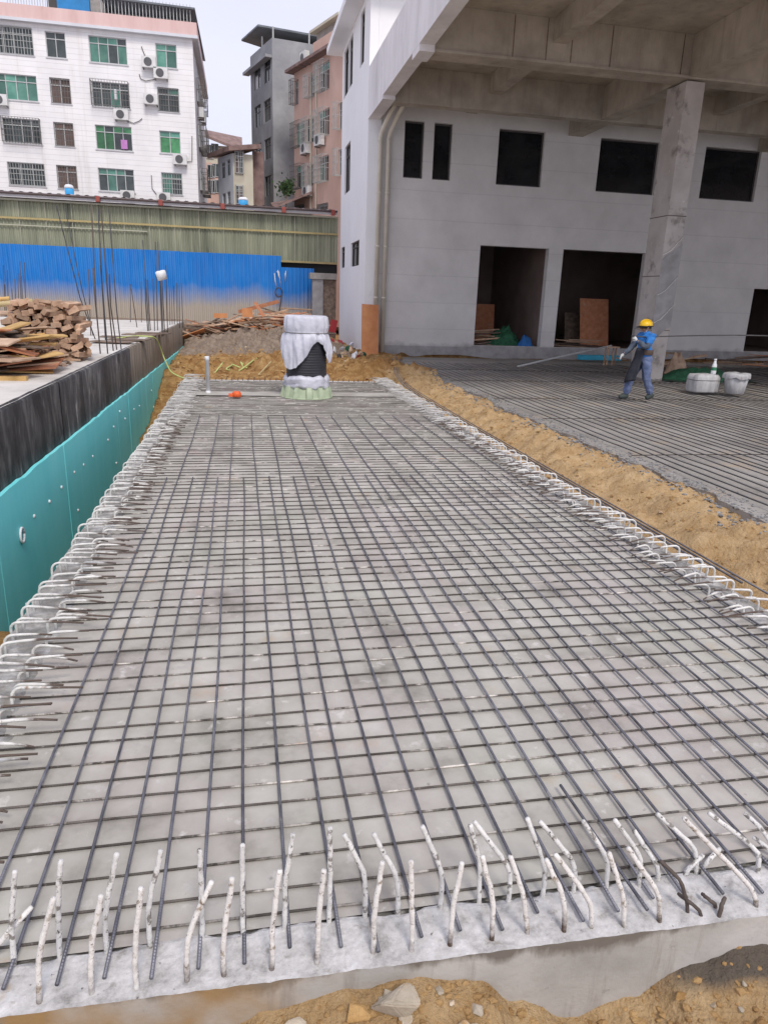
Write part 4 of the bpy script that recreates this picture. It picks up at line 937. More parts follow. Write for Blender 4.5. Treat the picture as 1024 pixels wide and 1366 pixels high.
def aircon(parent, O, rz, x, z, W=.85, H=.6):
    o = link('air_conditioner', MB().box((-W/2, -.42, -H/2), (W/2, -.10, H/2)).mesh('ac', 'ac_white'), parent, O + Vector((math.cos(rz), math.sin(rz), 0))*x + Vector((0, 0, z)), (0, 0, rz))
    f = MB(); k = 18; n0 = 0
    f.v = [(W*.12+.24*math.cos(i*2*math.pi/k)-.15, -.425, .24*math.sin(i*2*math.pi/k)) for i in range(k)] + [(W*.12+.24*math.cos(i*2*math.pi/k)-.15, -.44, .24*math.sin(i*2*math.pi/k)) for i in range(k)]
    f.f = [tuple(range(k, 2*k))] + [(i, (i+1) % k, k+(i+1) % k, k+i) for i in range(k)]
    link('fan', f.mesh('fan', 'ac_fan'), o, inv=False)
    for q in (-W/2+.05, W/2-.10): link('bracket', MB().box((q, -.40, -H/2-.07), (q+.05, 0, -H/2-.005)).mesh('bracket', 'iron'), o, inv=False)
    return o

# ================================================================= WHITE TILED APARTMENT BLOCK
AY = 52.0
def c1(x, y): p = ony(x/3.413, y/3.413, AY); return p.x, p.z
ap = thing('apartment_block', 'white tiled apartment block with pink parapet and rows of green windows', 'building', (-12, AY, 0))
AX1 = ony(261, 160, AY).x; AX0 = -26.0; O0 = Vector((0, AY, 0))
W1 = [(-30,120,150,245,4,'d','iron_pale',0), (210,145,300,262,2,'d',None,0), (407,168,578,288,4,'gd',None,0), (710,200,805,308,2,'g',None,0),
      (-20,338,170,455,4,'g',None,0), (232,358,322,470,2,'b','iron',0), (420,375,590,488,4,'dg','iron',.45), (720,402,815,508,2,'dg','iron',0),
      (15,540,188,652,4,'d','iron',.35), (250,560,337,665,2,'b','iron',0), (437,573,602,683,4,'vd',None,0), (728,597,822,698,2,'vg',None,0),
      (40,742,206,845,3,'d','iron_pale',0), (263,755,352,858,2,'b','iron',0), (450,768,612,872,4,'dg',None,0), (738,788,830,885,2,'dg','iron_pale',0)]
GL = {'d': ('glass_dark',), 'g': ('glass_green',), 'gd': ('glass_green', 'glass_green', 'glass_dark'), 'b': ('curtain_brown',), 'dg': ('glass_dark', 'glass_green'), 'vd': ('glass_vivid', 'glass_dark', 'glass_dark'), 'vg': ('glass_vivid', 'glass_green', 'glass_dark')}
wins = []
for (x0, y0, x1, y1, n, g, gr, cg) in W1:
    a, c = c1(x0, (y0+y1)/2), c1(x1, (y0+y1)/2); t = c1((x0+x1)/2, y0)[1]; bz = c1((x0+x1)/2, y1)[1]
    wins.append([a[0], c[0], bz, t, n, g, gr, cg])
# more columns outside the frame to the left keep the facade going
for r_ in range(4):
    w0 = wins[r_*4+1]; dx = 6.4
    wins.append([w0[0]-dx, w0[1]-dx, w0[2], w0[3], 2, 'b', 'iron', 0])
zr = [wins[i*4][2] for i in range(4)]
fm = wall_mesh(AX0, AX1, 0.0, 17.0, .25, [(q[0], q[1], q[2], q[3]) for q in wins]); me = fm.mesh('wall', 'tile_white'); link('wall', me, ap, (0, AY, 0))
for q in wins: window(ap, O0, 0, q[0], q[1], q[2], q[3], q[4], 'alu', GL[q[5]], .27, q[6], cage=q[7])
for q in wins: MB().box((q[0]-.06, AY-.05, q[2]-.07), (q[1]+.06, AY-.002, q[2]-.004)).build('sill', 'tile_side', ap)
for (x, y) in ((681,290),(735,340),(690,457),(556,527),(822,730),(748,902),(585,893),(8,460)):
    p = c1(x, y); aircon(ap, O0, 0, p[0], p[1])
def apipe(pts): MB().tube([(c1(x, y)[0], AY-.05, c1(x, y)[1]) for (x, y) in pts], .022, 5).build('drain_hose', 'alu_dark', ap, True)
apipe([(645, 212), (655, 240), (668, 268)]); apipe([(635, 338), (642, 360), (665, 370), (706, 362)]); apipe([(662, 425), (664, 460), (690, 478)]); apipe([(585, 553), (610, 562), (635, 552), (648, 540)]); apipe([(875, 620), (875, 735), (845, 738)]); apipe([(690, 798), (694, 860), (725, 900)])
p = c1(567, 658); MB().box((p[0]-.2, AY-.06, p[1]-.28), (p[0]+.2, AY-.02, p[1]+.26)).build('laundry', 'purple', ap, bevel=.03)
p = c1(532, 437); MB().box((p[0]-.09, AY-.35, p[1]-.3), (p[0]+.09, AY-.31, p[1]+.3)).build('laundry', 'white_plastic', ap, bevel=.03)
# body behind, sides, roof edge
MB().box((AX0, AY+.26, 0), (AX1-.02, AY+14, 16.98)).build('core', 'tile_side', ap)
MB().box((AX0-.2, AY-.35, 17.0), (AX1+.35, AY+14.2, 17.16)).build('roof_slab', 'pale_render', ap)
MB().box((AX0-.2, AY-.30, 17.162), (AX1+.30, AY+.0, 17.86)).build('parapet', 'pink_band', ap)
MB().box((AX1+.0, AY+.003, 17.162), (AX1+.298, AY+14.2, 17.86)).build('parapet', 'pink_band', ap)
for i, (Yo, zc) in enumerate(((4.0, 15.0), (4.0, 12.2), (7.5, 15.2), (7.5, 9.6), (3.5, 9.4), (7.0, 12.4))):
    window(ap, Vector((AX1, AY+Yo+1.5, 0)), R(90), -2.4, -.6, zc-.7, zc+.7, 2, 'alu', ('glass_dark',), .3, 'iron', depth=-.03, cage=.45)
for Yo, zc in ((3.2, 13.6), (6.2, 13.9)): aircon(ap, Vector((AX1, AY+Yo, 0)), R(90), 0, zc)
# rooftop sheds
a = c1(245, 65); c = c1(395, 65); MB().box((a[0], AY+1.2, 17.2), (c[0], AY+6, 20.2)).build('roof_hut', 'blue_roof', ap)
a2 = c1(190, 40); MB().box((a2[0], AY+1.6, 17.2), (a[0]-.01, AY+6, 20.0)).build('roof_hut', 'alu_dark', ap)
MB().box((c[0]+.01, AY+1.5, 17.2), (c[0]+.85, AY+5, 19.6)).build('roof_wall', 'brick_grey', ap)
a3 = c1(455, 30); c3 = c1(865, 75)
b = MB(); n = 26
for i in range(n+1):
    x = a3[0] + (c3[0]-a3[0])*i/n; b.box((x-.02, AY+.5, 17.2), (x+.02, AY+.54, 19.05))
b.box((a3[0], AY+.56, 18.0), (c3[0], AY+.59, 18.05)); b.build('roof_railing', 'alu', ap)
b = MB(); b.v = [(a3[0], AY+.3, 18.85), (c3[0]+.3, AY+.3, 18.75), (c3[0]+.5, AY+9, 18.3), (a3[0], AY+9, 19.2)]; b.v += [(v[0], v[1], v[2]+.1) for v in b.v]
b.f = [(3, 2, 1, 0), (4, 5, 6, 7), (0, 1, 5, 4), (1, 2, 6, 5), (2, 3, 7, 6), (3, 0, 4, 7)]; b.build('roof_sheet', 'dark_roof', ap)
MB().box((a3[0], AY+2.2, 17.2), (c3[0]-.2, AY+2.4, 18.7)).build('roof_wall', 'brick_grey', ap)
a4 = c1(40, 20); c4 = c1(225, 30); b = MB()
for i in range(16): x = a4[0] + (c4[0]-a4[0])*i/15; b.box((x-.02, AY-.2, 17.87), (x+.02, AY-.16, 18.3))
b.box((a4[0], AY-.21, 18.3), (c4[0], AY-.15, 18.36)); b.build('roof_railing', 'alu', ap)

# ================================================================= GREY TOWER, PINK BLOCK, SMALL HOUSES (rotated)
def c2(x, y): return 220 + x/3.413, y/3.413
class Face:
    """vertical face through P going left-back at angle a from +Y"""
    def __init__(s, P, a): s.P = Vector((P.x, P.y, 0)); s.d = Vector((math.sin(a), -math.cos(a), 0)); s.n = Vector((-math.cos(a), -math.sin(a), 0)); s.rz = math.atan2(s.d.y, s.d.x)
    def sz(s, x, y): p = onpl(x, y, s.P, s.n); return (p-s.P).dot(s.d), p.z
    def rect(s, x0, y0, x1, y1):
        m = (y0+y1)/2; xm = (x0+x1)/2; return s.sz(x0, m)[0], s.sz(x1, m)[0], s.sz(xm, y1)[1], s.sz(xm, y0)[1]
    def pt(s, t, off=0.0): return s.P + s.d*t + s.n*off
def rot_block(parent, F, L, Wd, z0, z1, holes, mf, mo, ang2):
    """left face with holes + blank right face + back"""
    link('wall', wall_mesh(-L, 0, z0, z1, .25, holes).mesh('wall', mf), parent, F.P, (0, 0, F.rz))
    e = Vector((math.cos(ang2), math.sin(ang2), 0))
    inn = -F.n
    A = F.pt(-.012) + inn*.004; Bq = A + e*Wd; Cq = Bq - F.d*L; D = F.pt(-L+.01) + inn*.27
    A2 = F.pt(-.012) + inn*.27
    b = MB(); b.prism([tuple(F.pt(0.003)+inn*.002)[:2], tuple(F.pt(0.003)+e*Wd)[:2], tuple(Cq)[:2], tuple(D)[:2], tuple(A2)[:2]], z0, z1-.01)
    return b.build('core', mo, parent)
# grey tower
PG = ony(*c2(492, 600), 57.0); FG = Face(PG, R(17)); 
gb = thing('grey_tower', 'unfinished grey rendered tower with a dark sheet roof on top', 'building', (PG.x, PG.y, 0))
rects = [(405,310,435,405),(450,270,480,375),(408,480,437,578),(450,452,482,553),(410,655,440,742),(453,630,483,725),(412,815,448,903),(455,800,485,892)]
LG = -FG.sz(*c2(393, 500))[0]
wr = [FG.rect(*c2(q[0], q[1]), *c2(q[2], q[3])) for q in rects]
ztg = FG.sz(*c2(490, 168))[1]; zev = FG.sz(*c2(488, 240))[1]
rot_block(gb, FG, LG, 7.0, 0, ztg, [(q[0], q[1], q[2], q[3]) for q in wr], 'grey_render', 'grey_render', R(10))
for i, q in enumerate(wr): window(gb, FG.P, FG.rz, q[0], q[1], q[2], q[3], 2, 'iron', ('glass_dark', 'glass_black') if i else ('ac_white', 'glass_dark'), .3)
b = MB(); e = Vector((math.cos(R(10)), math.sin(R(10)), 0))
b.prism([tuple(FG.pt(0.0, .5))[:2], tuple(FG.pt(0.0, .01))[:2], tuple(FG.pt(-LG-.4, .01))[:2], tuple(FG.pt(-LG-.4, .5))[:2]], zev-.3, zev-.12); b.build('eave', 'grey_render', gb)
zr0 = FG.sz(*c2(372, 190))[1]; zr1 = FG.sz(*c2(452, 112))[1]
q0, q1 = FG.pt(-LG-1.2, .9), FG.pt(0.6, .9)
b = MB(); top = [(*FG.pt(-LG-.5, .5)[:2], zr0), (*FG.pt(-LG*.36, .4)[:2], zr1), (*(FG.pt(0, 0)+e*6.5)[:2], zr1-.6), (*(FG.pt(-LG-1, 0)+e*7)[:2], zr1-.9)]
b.v = top + [(v[0], v[1], v[2]-.12) for v in top]; b.f = [(0, 1, 2, 3), (7, 6, 5, 4), (0, 4, 5, 1), (1, 5, 6, 2), (2, 6, 7, 3), (3, 7, 4, 0)]; b.build('roof_sheet', 'dark_roof', gb)
for t in (0.02, .5, .98):
    p = FG.pt(-LG*t, -.12); MB().tube([(p.x, p.y, ztg-.1), (p.x, p.y, zr1-.5+ (0 if t < .6 else -1.0))], .06, 6).build('roof_post', 'iron_pale', gb)
for u in (2.5, 5.5):
    p = FG.pt(-.3, -.3)+e*u; MB().tube([(p.x, p.y, ztg-.1), (p.x, p.y, zr1-.45)], .06, 6).build('roof_post', 'iron_pale', gb)
# shrub at the tower foot
shb = ony(*c2(552, 852), 52.0)
bt = thing('shrub', 'green shrub growing beside the foot of the grey tower', 'shrub', (shb.x, 52.0, shb.z-1.4))
b = MB()
for i in range(260):
    d = Vector((rnd.gauss(0, .26), rnd.gauss(0, .24), rnd.gauss(0, .26))); p = shb + d; a1 = Vector((rnd.uniform(-1, 1), rnd.uniform(-1, 1), rnd.uniform(-1, 1))).normalized()*.14; a2 = a1.cross(Vector((rnd.random(), rnd.random(), rnd.random()))).normalized()*.07
    b.quad(p-a1, p+a2, p+a1, p-a2)
M('leaf', [(0.3, (0.035, 0.075, 0.025)), (0.7, (0.085, 0.15, 0.055))], scale=5, bump=0)
b.build('foliage', 'leaf', bt); MB().tube([(shb.x, 52.0, shb.z-1.6), (shb.x, 52.0, shb.z)], .04, 5).build('stem', 'timber', bt)
# low brick annex under it
p0, p1 = ony(*c2(497, 890), 51.6), ony(*c2(590, 880), 51.6)
an = thing('brick_annex', 'low brown roofed annex between the grey tower and the pink block', 'building', (p0.x, 51.6, 0))
MB().box((p0.x, 51.3, 0), (p1.x+1, 55, p0.z-.95)).build('wall', 'brick_grey', an)
b = MB(); b.v = [(p0.x-.1, 51.1, p0.z-.9), (p1.x+1.1, 51.1, p0.z+.2), (p1.x+1.1, 55.1, p0.z+.3), (p0.x-.1, 55.1, p0.z-.2)]; b.v = [(v[0], v[1], v[2]+.0) for v in b.v] + [(v[0], v[1], v[2]+.15) for v in b.v]
b.f = [(3, 2, 1, 0), (4, 5, 6, 7), (0, 1, 5, 4), (1, 2, 6, 5), (2, 3, 7, 6), (3, 0, 4, 7)]; b.build('roof', 'roof_tile', an)
# pink block
PP = ony(*c2(830, 500), 47.0); FP = Face(PP, R(20))
pk = thing('pink_block', 'salmon pink apartment block with protruding window cages', 'building', (PP.x, PP.y, 0))
rects = [(580,370,608,480),(655,345,680,445),(703,285,748,415),(595,558,636,670),(640,540,678,655),(698,500,748,622),(595,752,635,860),(648,752,675,850),(700,710,745,830),(695,928,742,960),(790,468,806,590),(790,680,806,800),(590,935,635,990)]
LP = -FP.sz(*c2(588, 500))[0]
wr = [FP.rect(*c2(q[0], q[1]), *c2(q[2], q[3])) for q in rects]
wr = [(max(q[0], -LP+.15), min(q[1], -.05), q[2], q[3]) for q in wr]
zpt = FP.sz(*c2(700, 285))[1] + .2
rot_block(pk, FP, LP, 8.0, 0, zpt, [(q[0], q[1], q[2], q[3]) for q in wr], 'pink_render', 'pink_render', R(10))
for i, q in enumerate(wr): window(pk, FP.P, FP.rz, q[0], q[1], q[2], q[3], 2, 'alu', ('glass_dark', 'glass_green', 'curtain_brown'), .27, 'iron_pale' if i % 3 else 'iron', cage=.4 if i not in (9, 12) else 0)
for (x, y) in ((654, 678), (718, 640), (662, 872)):
    s, z = FP.sz(*c2(x, y)); aircon(pk, FP.P, FP.rz, s, z, .9, .65)
ev = MB().prism([tuple(FP.pt(0.2, .55))[:2], tuple(FP.pt(0.2, -.3))[:2], tuple(FP.pt(-LP-.3, -.3))[:2], tuple(FP.pt(-LP-.3, .55))[:2]], zpt+.003, zpt+.18); ev.build('eave', 'roof_tile', pk)
MB().prism([tuple(FP.pt(0.0, .25))[:2], tuple(FP.pt(0.0, 0.05))[:2], tuple(FP.pt(-LP*.55, .05))[:2], tuple(FP.pt(-LP*.55, .25))[:2]], zpt+.19, zpt+.9).build('parapet', 'pink_render', pk)
s0 = FP.sz(*c2(672, 190))[0]; zt_ = FP.sz(*c2(672, 150))[1]
MB().prism([tuple(FP.pt(s0, -.3))[:2], tuple(FP.pt(s0+3.4, -.3))[:2], tuple(FP.pt(s0+3.4, -4))[:2], tuple(FP.pt(s0, -4))[:2]], zpt+.2, zt_).build('roof_room', 'brick_grey', pk)
MB().prism([tuple(FP.pt(-LP, -.2))[:2], tuple(FP.pt(s0-.02, -.2))[:2], tuple(FP.pt(s0-.02, -3))[:2], tuple(FP.pt(-LP, -3))[:2]], zpt+.2, zt_-1.0).build('roof_wall', 'brick_grey', pk)
MB().prism([tuple(FP.pt(s0-.3, .1))[:2], tuple(FP.pt(s0+3.7, .1))[:2], tuple(FP.pt(s0+3.7, -4.2))[:2], tuple(FP.pt(s0-.3, -4.2))[:2]], zt_+.003, zt_+.15).build('roof_sheet', 'cream_render', pk)
s, z = FP.sz(*c2(652, 268)); aircon(pk, FP.P, FP.rz, s, z, .8, .7)
for q in ((666, 330, 950), (690, 300, 950)):
    s, z0_ = FP.sz(*c2(q[0], q[2])); z1_ = FP.sz(*c2(q[0], q[1]))[1]; p = FP.pt(s, .06); MB().tube([(p.x, p.y, z0_), (p.x, p.y, z1_)], .05, 6).build('downpipe', 'cream_render', pk)
# small house
PS = ony(*c2(312, 800), 54.0); FS = Face(PS, R(24))
hs_ = thing('small_house', 'low pale and cream house with overhanging eaves left of the grey tower', 'building', (PS.x, PS.y, 0))
LS = -FS.sz(*c2(243, 800))[0]; zst = FS.sz(*c2(312, 695))[1]
wr = [FS.rect(*c2(q[0], q[1]), *c2(q[2], q[3])) for q in ((255,738,275,812),(280,725,299,800),(262,880,278,960),(283,872,300,955))]
rot_block(hs_, FS, LS, 1.35, 0, zst, wr, 'pale_render', 'cream_render', R(8))
for q in wr: window(hs_, FS.P, FS.rz, q[0], q[1], q[2], q[3], 2, 'alu', ('glass_dark',), .25)
e8 = Vector((math.cos(R(8)), math.sin(R(8)), 0)); n8 = Vector((math.sin(R(8)), -math.cos(R(8)), 0))
for (x0, y0, x1, y1) in ((307,690,355,790), (310,845,355,930)):
    a, c = onpl(*c2(x0, (y0+y1)/2), FS.P, n8), onpl(*c2(x1, (y0+y1)/2), FS.P, n8); t, bo = onpl(*c2((x0+x1)/2, y0), FS.P, n8).z, onpl(*c2((x0+x1)/2, y1), FS.P, n8).z
    s0 = max(.12, (a-FS.P).dot(e8)); s1 = (c-FS.P).dot(e8); window(hs_, FS.P, R(8), s0, s1, bo, t, 2, 'alu', ('glass_dark', 'curtain_brown'), .3, 'iron_pale', depth=-.06, cage=.3)
b = MB(); zz = zst+.01
top = [FS.pt(.3, .5)-e8*.0, FS.pt(-LS-.6, .5), FS.pt(-LS-.6, 0)+e8*5.2, FS.pt(.3, 0)+e8*5.2]
top = [FS.pt(.5, .5), FS.pt(-LS-.6, .5), FS.pt(-LS-.6, 0)+e8*1.7, FS.pt(.5, 0)+e8*1.7]
b.v = [(p.x, p.y, zz+h) for p, h in zip(top, (0, 0, .35, .35))] + [(p.x, p.y, zz+.3+h) for p, h in zip(top, (0, 0, .35, .35))]
b.f = [(0, 1, 2, 3), (7, 6, 5, 4), (0, 4, 5, 1), (1, 5, 6, 2), (2, 6, 7, 3), (3, 7, 4, 0)]; b.build('roof', 'roof_tile', hs_)
pq = FS.pt(0, 0)+e8*1.36; MB().box((pq.x, pq.y+.4, 0), (pq.x+.75, pq.y+4, zst+.3)).build('side_wing', 'roof_tile', hs_)
# far pinkish house
p0, p1 = ony(*c2(150, 700), 78.0), ony(*c2(330, 700), 78.0); z_ = ony(*c2(200, 660), 78.0).z
fh = thing('far_house', 'distant cream and pink house with a brown roof beyond the tiled block', 'building', (p0.x, 78, 0))
zmid = ony(*c2(200, 740), 78).z
MB().box((p0.x, 78, 0), (p1.x, 86, zmid)).build('lower_wall', 'pink_render', fh); MB().box((p0.x, 78.02, zmid+.003), (p1.x, 86, z_)).build('upper_wall', 'cream_render', fh)
b = MB(); b.v = [(p0.x-.5, 77.2, z_+.9), (p1.x+.5, 77.2, z_-.6), (p1.x+.5, 82, z_+1.4), (p0.x-.5, 82, z_+2.0)]; b.v += [(v[0], v[1], v[2]+.25) for v in b.v]
b.f = [(3, 2, 1, 0), (4, 5, 6, 7), (0, 1, 5, 4), (1, 2, 6, 5), (2, 3, 7, 6), (3, 0, 4, 7)]; b.build('roof', 'roof_tile', fh)
for (x, y) in ((205, 690), (228, 685), (210, 780), (232, 775), (212, 850), (234, 848)):
    p = ony(*c2(x, y), 77.95); window(fh, Vector((0, 78, 0)), 0, p.x-.35, p.x+.35, p.z-.6, p.z+.6, 2, 'alu', ('glass_dark',), 0, depth=-.05)

# ================================================================= RIGHT BUILDING WITH CANOPY
BX, BY = 4.21, 25.6
rbd = thing('factory_building', 'grey and white concrete factory building with a deep beamed canopy', 'building', (BX, BY, RZ))
hol = [(5.46, 6.18-.04, 5.88, 7.63), (6.48, 7.12, 5.88, 7.63), (8.78, 10.45, 5.86, 7.62), (12.55, 14.85, 5.86, 7.60), (16.70, 19.0, 5.86, 7.60),
       (8.38, 11.0, .36, 3.85), (11.56, 14.9, .36, 3.86), (19.7, 23.2, .36, 2.77), (21.0, 23.2, 5.86, 7.6)]
me = wall_mesh(BX+.284, 34, RZ, 8.9, .30, hol).mesh('wall', 'wall_grey'); link('front_wall', me, rbd, (0, BY, 0))
MB().box((BX+.284, BY, 8.902), (34, BY+.3, 11.36)).build('upper_wall', 'wall_white', rbd)
for i, h in enumerate(hol[:5] + hol[8:]):
    W = h[1]-h[0]; window(rbd, Vector((0, BY, 0)), 0, h[0], h[1], h[2], h[3], 1, 'alu_dark', ('glass_black',), 0, depth=.16, fw=.05)
# side wall facing the yard
def sd_(y0, y1, z0, z1): return (y0, y1, z0, z1)
SE = 32.2; OS = Vector((BX, SE, 0)); rzS = R(-90)
side_w = [(31.85, 30.75, 3.10, 3.93), (28.95, 26.9, 3.05, 3.93), (31.1, 29.6, 5.92, 7.68), (31.75, 30.5, 9.55, 11.2), (30.35, 29.4, 9.55, 11.2), (27.6, 26.75, 9.55, 11.15)]
hs2 = [(SE-a, SE-c, z0, z1) for (a, c, z0, z1) in side_w]
link('side_wall', wall_mesh(0, SE-BY+.006, RZ, 11.36, .28, hs2).mesh('wall', 'wall_white'), rbd, OS, (0, 0, rzS))
for h in hs2: window(rbd, OS, rzS, h[0], h[1], h[2], h[3], 2 if h[1]-h[0] > 1.3 else 1, 'alu_dark', ('glass_black',), .22, depth=.10)
MB().box((BX+.3, SE-.28, RZ), (34, SE, 11.36)).build('back_wall', 'wall_white', rbd)
MB().box((3.62, BY-.55, 11.365), (34.2, SE+.6, 11.60)).build('roof_eave', 'wall_white', rbd)
# corner column strip, plinth
MB().box((BX+.004, BY-.05, RZ+.002), (BX+.46, BY-.002, 7.58)).build('corner_strip', 'wall_white', rbd)
MB().box((BX+.48, BY-.035, RZ-.05), (8.3, BY-.003, .30)).build('plinth', 'patch', rbd)
MB().box((8.3, BY-.04, RZ-.05), (34, BY-.003, .345)).build('plinth', 'patch', rbd)
# interior shell (rooms behind the door openings)
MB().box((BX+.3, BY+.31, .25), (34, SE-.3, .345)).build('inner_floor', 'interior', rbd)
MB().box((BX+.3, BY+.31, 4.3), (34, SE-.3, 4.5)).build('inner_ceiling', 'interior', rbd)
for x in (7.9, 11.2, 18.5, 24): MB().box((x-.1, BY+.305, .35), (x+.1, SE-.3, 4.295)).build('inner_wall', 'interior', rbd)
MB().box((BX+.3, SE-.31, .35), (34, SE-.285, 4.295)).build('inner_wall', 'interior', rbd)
# canopy
CY0, CZ = 11.6, 7.55
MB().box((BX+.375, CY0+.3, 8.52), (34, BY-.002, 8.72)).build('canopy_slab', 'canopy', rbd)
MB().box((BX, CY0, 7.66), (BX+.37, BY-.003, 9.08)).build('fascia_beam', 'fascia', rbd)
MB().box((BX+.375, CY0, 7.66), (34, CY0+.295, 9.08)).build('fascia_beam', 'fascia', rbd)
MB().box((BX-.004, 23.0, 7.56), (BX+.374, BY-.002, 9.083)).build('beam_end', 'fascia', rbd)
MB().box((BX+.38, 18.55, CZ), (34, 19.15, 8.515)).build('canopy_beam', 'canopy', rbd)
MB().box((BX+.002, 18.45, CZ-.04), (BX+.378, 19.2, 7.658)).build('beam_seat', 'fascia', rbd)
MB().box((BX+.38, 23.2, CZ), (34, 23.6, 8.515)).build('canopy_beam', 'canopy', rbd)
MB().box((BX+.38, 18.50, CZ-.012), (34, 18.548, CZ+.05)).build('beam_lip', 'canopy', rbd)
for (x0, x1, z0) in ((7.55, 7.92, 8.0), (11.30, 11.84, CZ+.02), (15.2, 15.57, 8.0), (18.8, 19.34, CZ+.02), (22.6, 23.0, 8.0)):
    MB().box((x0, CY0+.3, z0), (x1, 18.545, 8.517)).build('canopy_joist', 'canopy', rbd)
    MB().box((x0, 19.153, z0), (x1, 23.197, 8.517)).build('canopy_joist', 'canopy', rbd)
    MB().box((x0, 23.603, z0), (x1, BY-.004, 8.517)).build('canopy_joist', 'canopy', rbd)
# formwork seams on the near beam face
for x in (6.55, 9.1, 7.4, 8.05, 11.05): MB().box((x-.012, 18.543, CZ+.06), (x+.012, 18.549, 8.50)).build('form_seam', 'ply_dark', rbd)
pl = MB().box((11.30, 18.60, RZ-.02), (11.84, 19.50, CZ-.03)).build('pillar', 'pillar', rbd, bevel=.02)
for x in (18.8,): MB().box((x, 18.60, RZ-.02), (x+.54, 19.50, CZ-.03)).build('pillar', 'pillar', rbd, bevel=.02)
for z in (1.3, 2.75, 4.3): MB().box((11.295, 18.594, z), (11.845, 18.60, z+.02)).box((11.294, 18.6, z), (11.30, 19.50, z+.02)).build('pour_line', 'ply_dark', rbd)
# wire-mesh reinforced patch on the pillar
b = MB(); n = 12; gz = [1.0 + 2.2*i/n for i in range(n+1)]
for z in gz:
    for i in range(7): x = 11.29 + .56*i/6; b.v.append((x, 18.585 + .006*fr(x*6, z*6, 2), z + .45*(i/6) + .12*fr(x*3, z*2, 7)))
for j in range(n):
    for i in range(6): q = j*7+i; b.f.append((q, q+1, q+8, q+7))
b.build('plaster_patch', 'patch', rbd, True)
for zz in (3.4, 2.35, 1.6): MB().tube([(11.28, 18.55, zz-.1), (11.5, 18.56, zz+.02), (11.86, 18.57, zz+.42)], .012, 6).build('plaster_edge', 'wall_grey', rbd, True)
# drain pipes
for k, (x, xt) in enumerate(((4.62, 4.95), (4.90, 5.23))):
    P = [(x, BY-.13, RZ), (x, BY-.13, 7.0), (x+.02, BY-.25, 7.18), (x+(xt-x)*.5, BY-.9, 7.62), (xt-.03, BY-1.25, 7.9), (xt, BY-1.32, 8.1), (xt, BY-1.32, 8.515)]
    MB().tube(P, .075, 12).build('drain_pipe', 'pvc', rbd, True)
    for z in (1.9, 3.6, 5.3, 6.9): MB().tube([(x, BY-.13, z), (x, BY-.13, z+.06)], .085, 12).build('pipe_clip', 'pvc', rbd, True)
# orange plywood board leaning by the pipes
ob = MB().box((0, -.012, 0), (.60, .012, 1.90)).build('plywood_board', 'orange_board')
ob.location = (4.05, 24.85, -.14); ob.rotation_euler = (R(-14), R(1.5), 0); tag(ob, 'upright orange plywood board leaning on the building corner below the drain pipes', 'board')

# ---------------------------------------------------------------- things inside and along the building
def lean_board(x0, x1, y, z0, h, m, lab, tilt=-12, th=.02):
    o = MB().box((0, -th, 0), (x1-x0, th, h)).build('plywood_board', m); o.location = (x0, y, z0); o.rotation_euler = (R(tilt), 0, 0); return tag(o, lab, 'board')
lean_board(13.5, 14.75, 27.4, .345, 1.9, 'ply_red', 'red brown plywood sheet leaning inside the wide dark doorway', -14)
lean_board(13.1, 13.9, 28.0, .345, 1.3, 'ply_dark', 'dark plywood sheet behind the red brown sheet in the wide doorway', -14)
lean_board(8.6, 10.2, 28.6, .345, 1.5, 'ply_red', 'dim red board standing at the back of the narrow doorway', -8)
def heap(name, c, s, m, lab, cat, seed, z0):
    b = MB(); n = 20
    for j in range(n+1):
        for i in range(n+1):
            u, v = i/n*2-1, j/n*2-1; r = min(1, math.hypot(u, v)); h = (1-r**2)*(1+.6*fr(u*2, v*2, seed)) + .12*fr(u*5, v*5, seed+3)*(1-r)
            b.v.append((c[0]+u*s[0], c[1]+v*s[1], z0 + max(0, h)*s[2]))
    for j in range(n):
        for i in range(n): q = j*(n+1)+i; b.f.append((q, q+1, q+n+2, q+n+1))
    k = len(b.v); b.v += [(v[0], v[1], z0-.005) for v in b.v[:k]]; b.f += [tuple(reversed([k+i for i in f])) for f in b.f]
    return tag(b.build(name, m, None, True), lab, cat)
heap('green_net_heap', (9.8, 26.35, 0), (.8, .4, .6), 'net_green', 'heap of green safety netting inside the narrow doorway', 'netting', 3, .345)
heap('blue_bundle', (10.55, 26.0, 0), (.33, .25, .36), 'blue_cloth', 'rounded blue bundle beside the green netting in the doorway', 'bundle', 8, .345)
for i in range(9):
    tag(link('plank', dbm[rnd.choice((0, 4, 6))], None, (8.9+rnd.uniform(-.1, .2), 26.2+rnd.uniform(-.2, .3), .38+i*.062), (0, rnd.gauss(0, .06), rnd.gauss(0, .15))), 'plank in the low stack beside green netting in the narrow doorway', 'plank', 'planks stacked in the narrow doorway')
for i in range(6):
    tag(link('plank', dbm[rnd.choice((0, 4, 2))], None, (12.6+rnd.uniform(-.4, .5), 26.1+rnd.uniform(-.1, .3), .38+i*.05), (0, rnd.gauss(0, .04), rnd.gauss(0, .12))), 'plank lying on the sill of the wide dark doorway', 'plank', 'planks on the wide doorway sill')
tag(MB().box((12.2, 24.55, RZ+.08), (13.85, 24.9, RZ+.26)).build('foam_board', 'cyan_sheet', bevel=.02), 'flat cyan foam board lying on the floor before the wide doorway', 'board')
a = ony(690, 487, 21.5); c = ony(815, 461, 23.5)
tag(MB().tube([(a.x, a.y, RZ+.08), ((a.x+c.x)/2, (a.y+c.y)/2, (RZ+c.z)/2+.05), (c.x, c.y, c.z)], .03, 8).build('long_pole', 'alu', None, True), 'long pale pole propped from the floor up towards the wide doorway', 'pole')
trs = thing('stool', 'small timber stool holding up the end of the long pale pole', 'stool', (c.x, c.y, RZ))
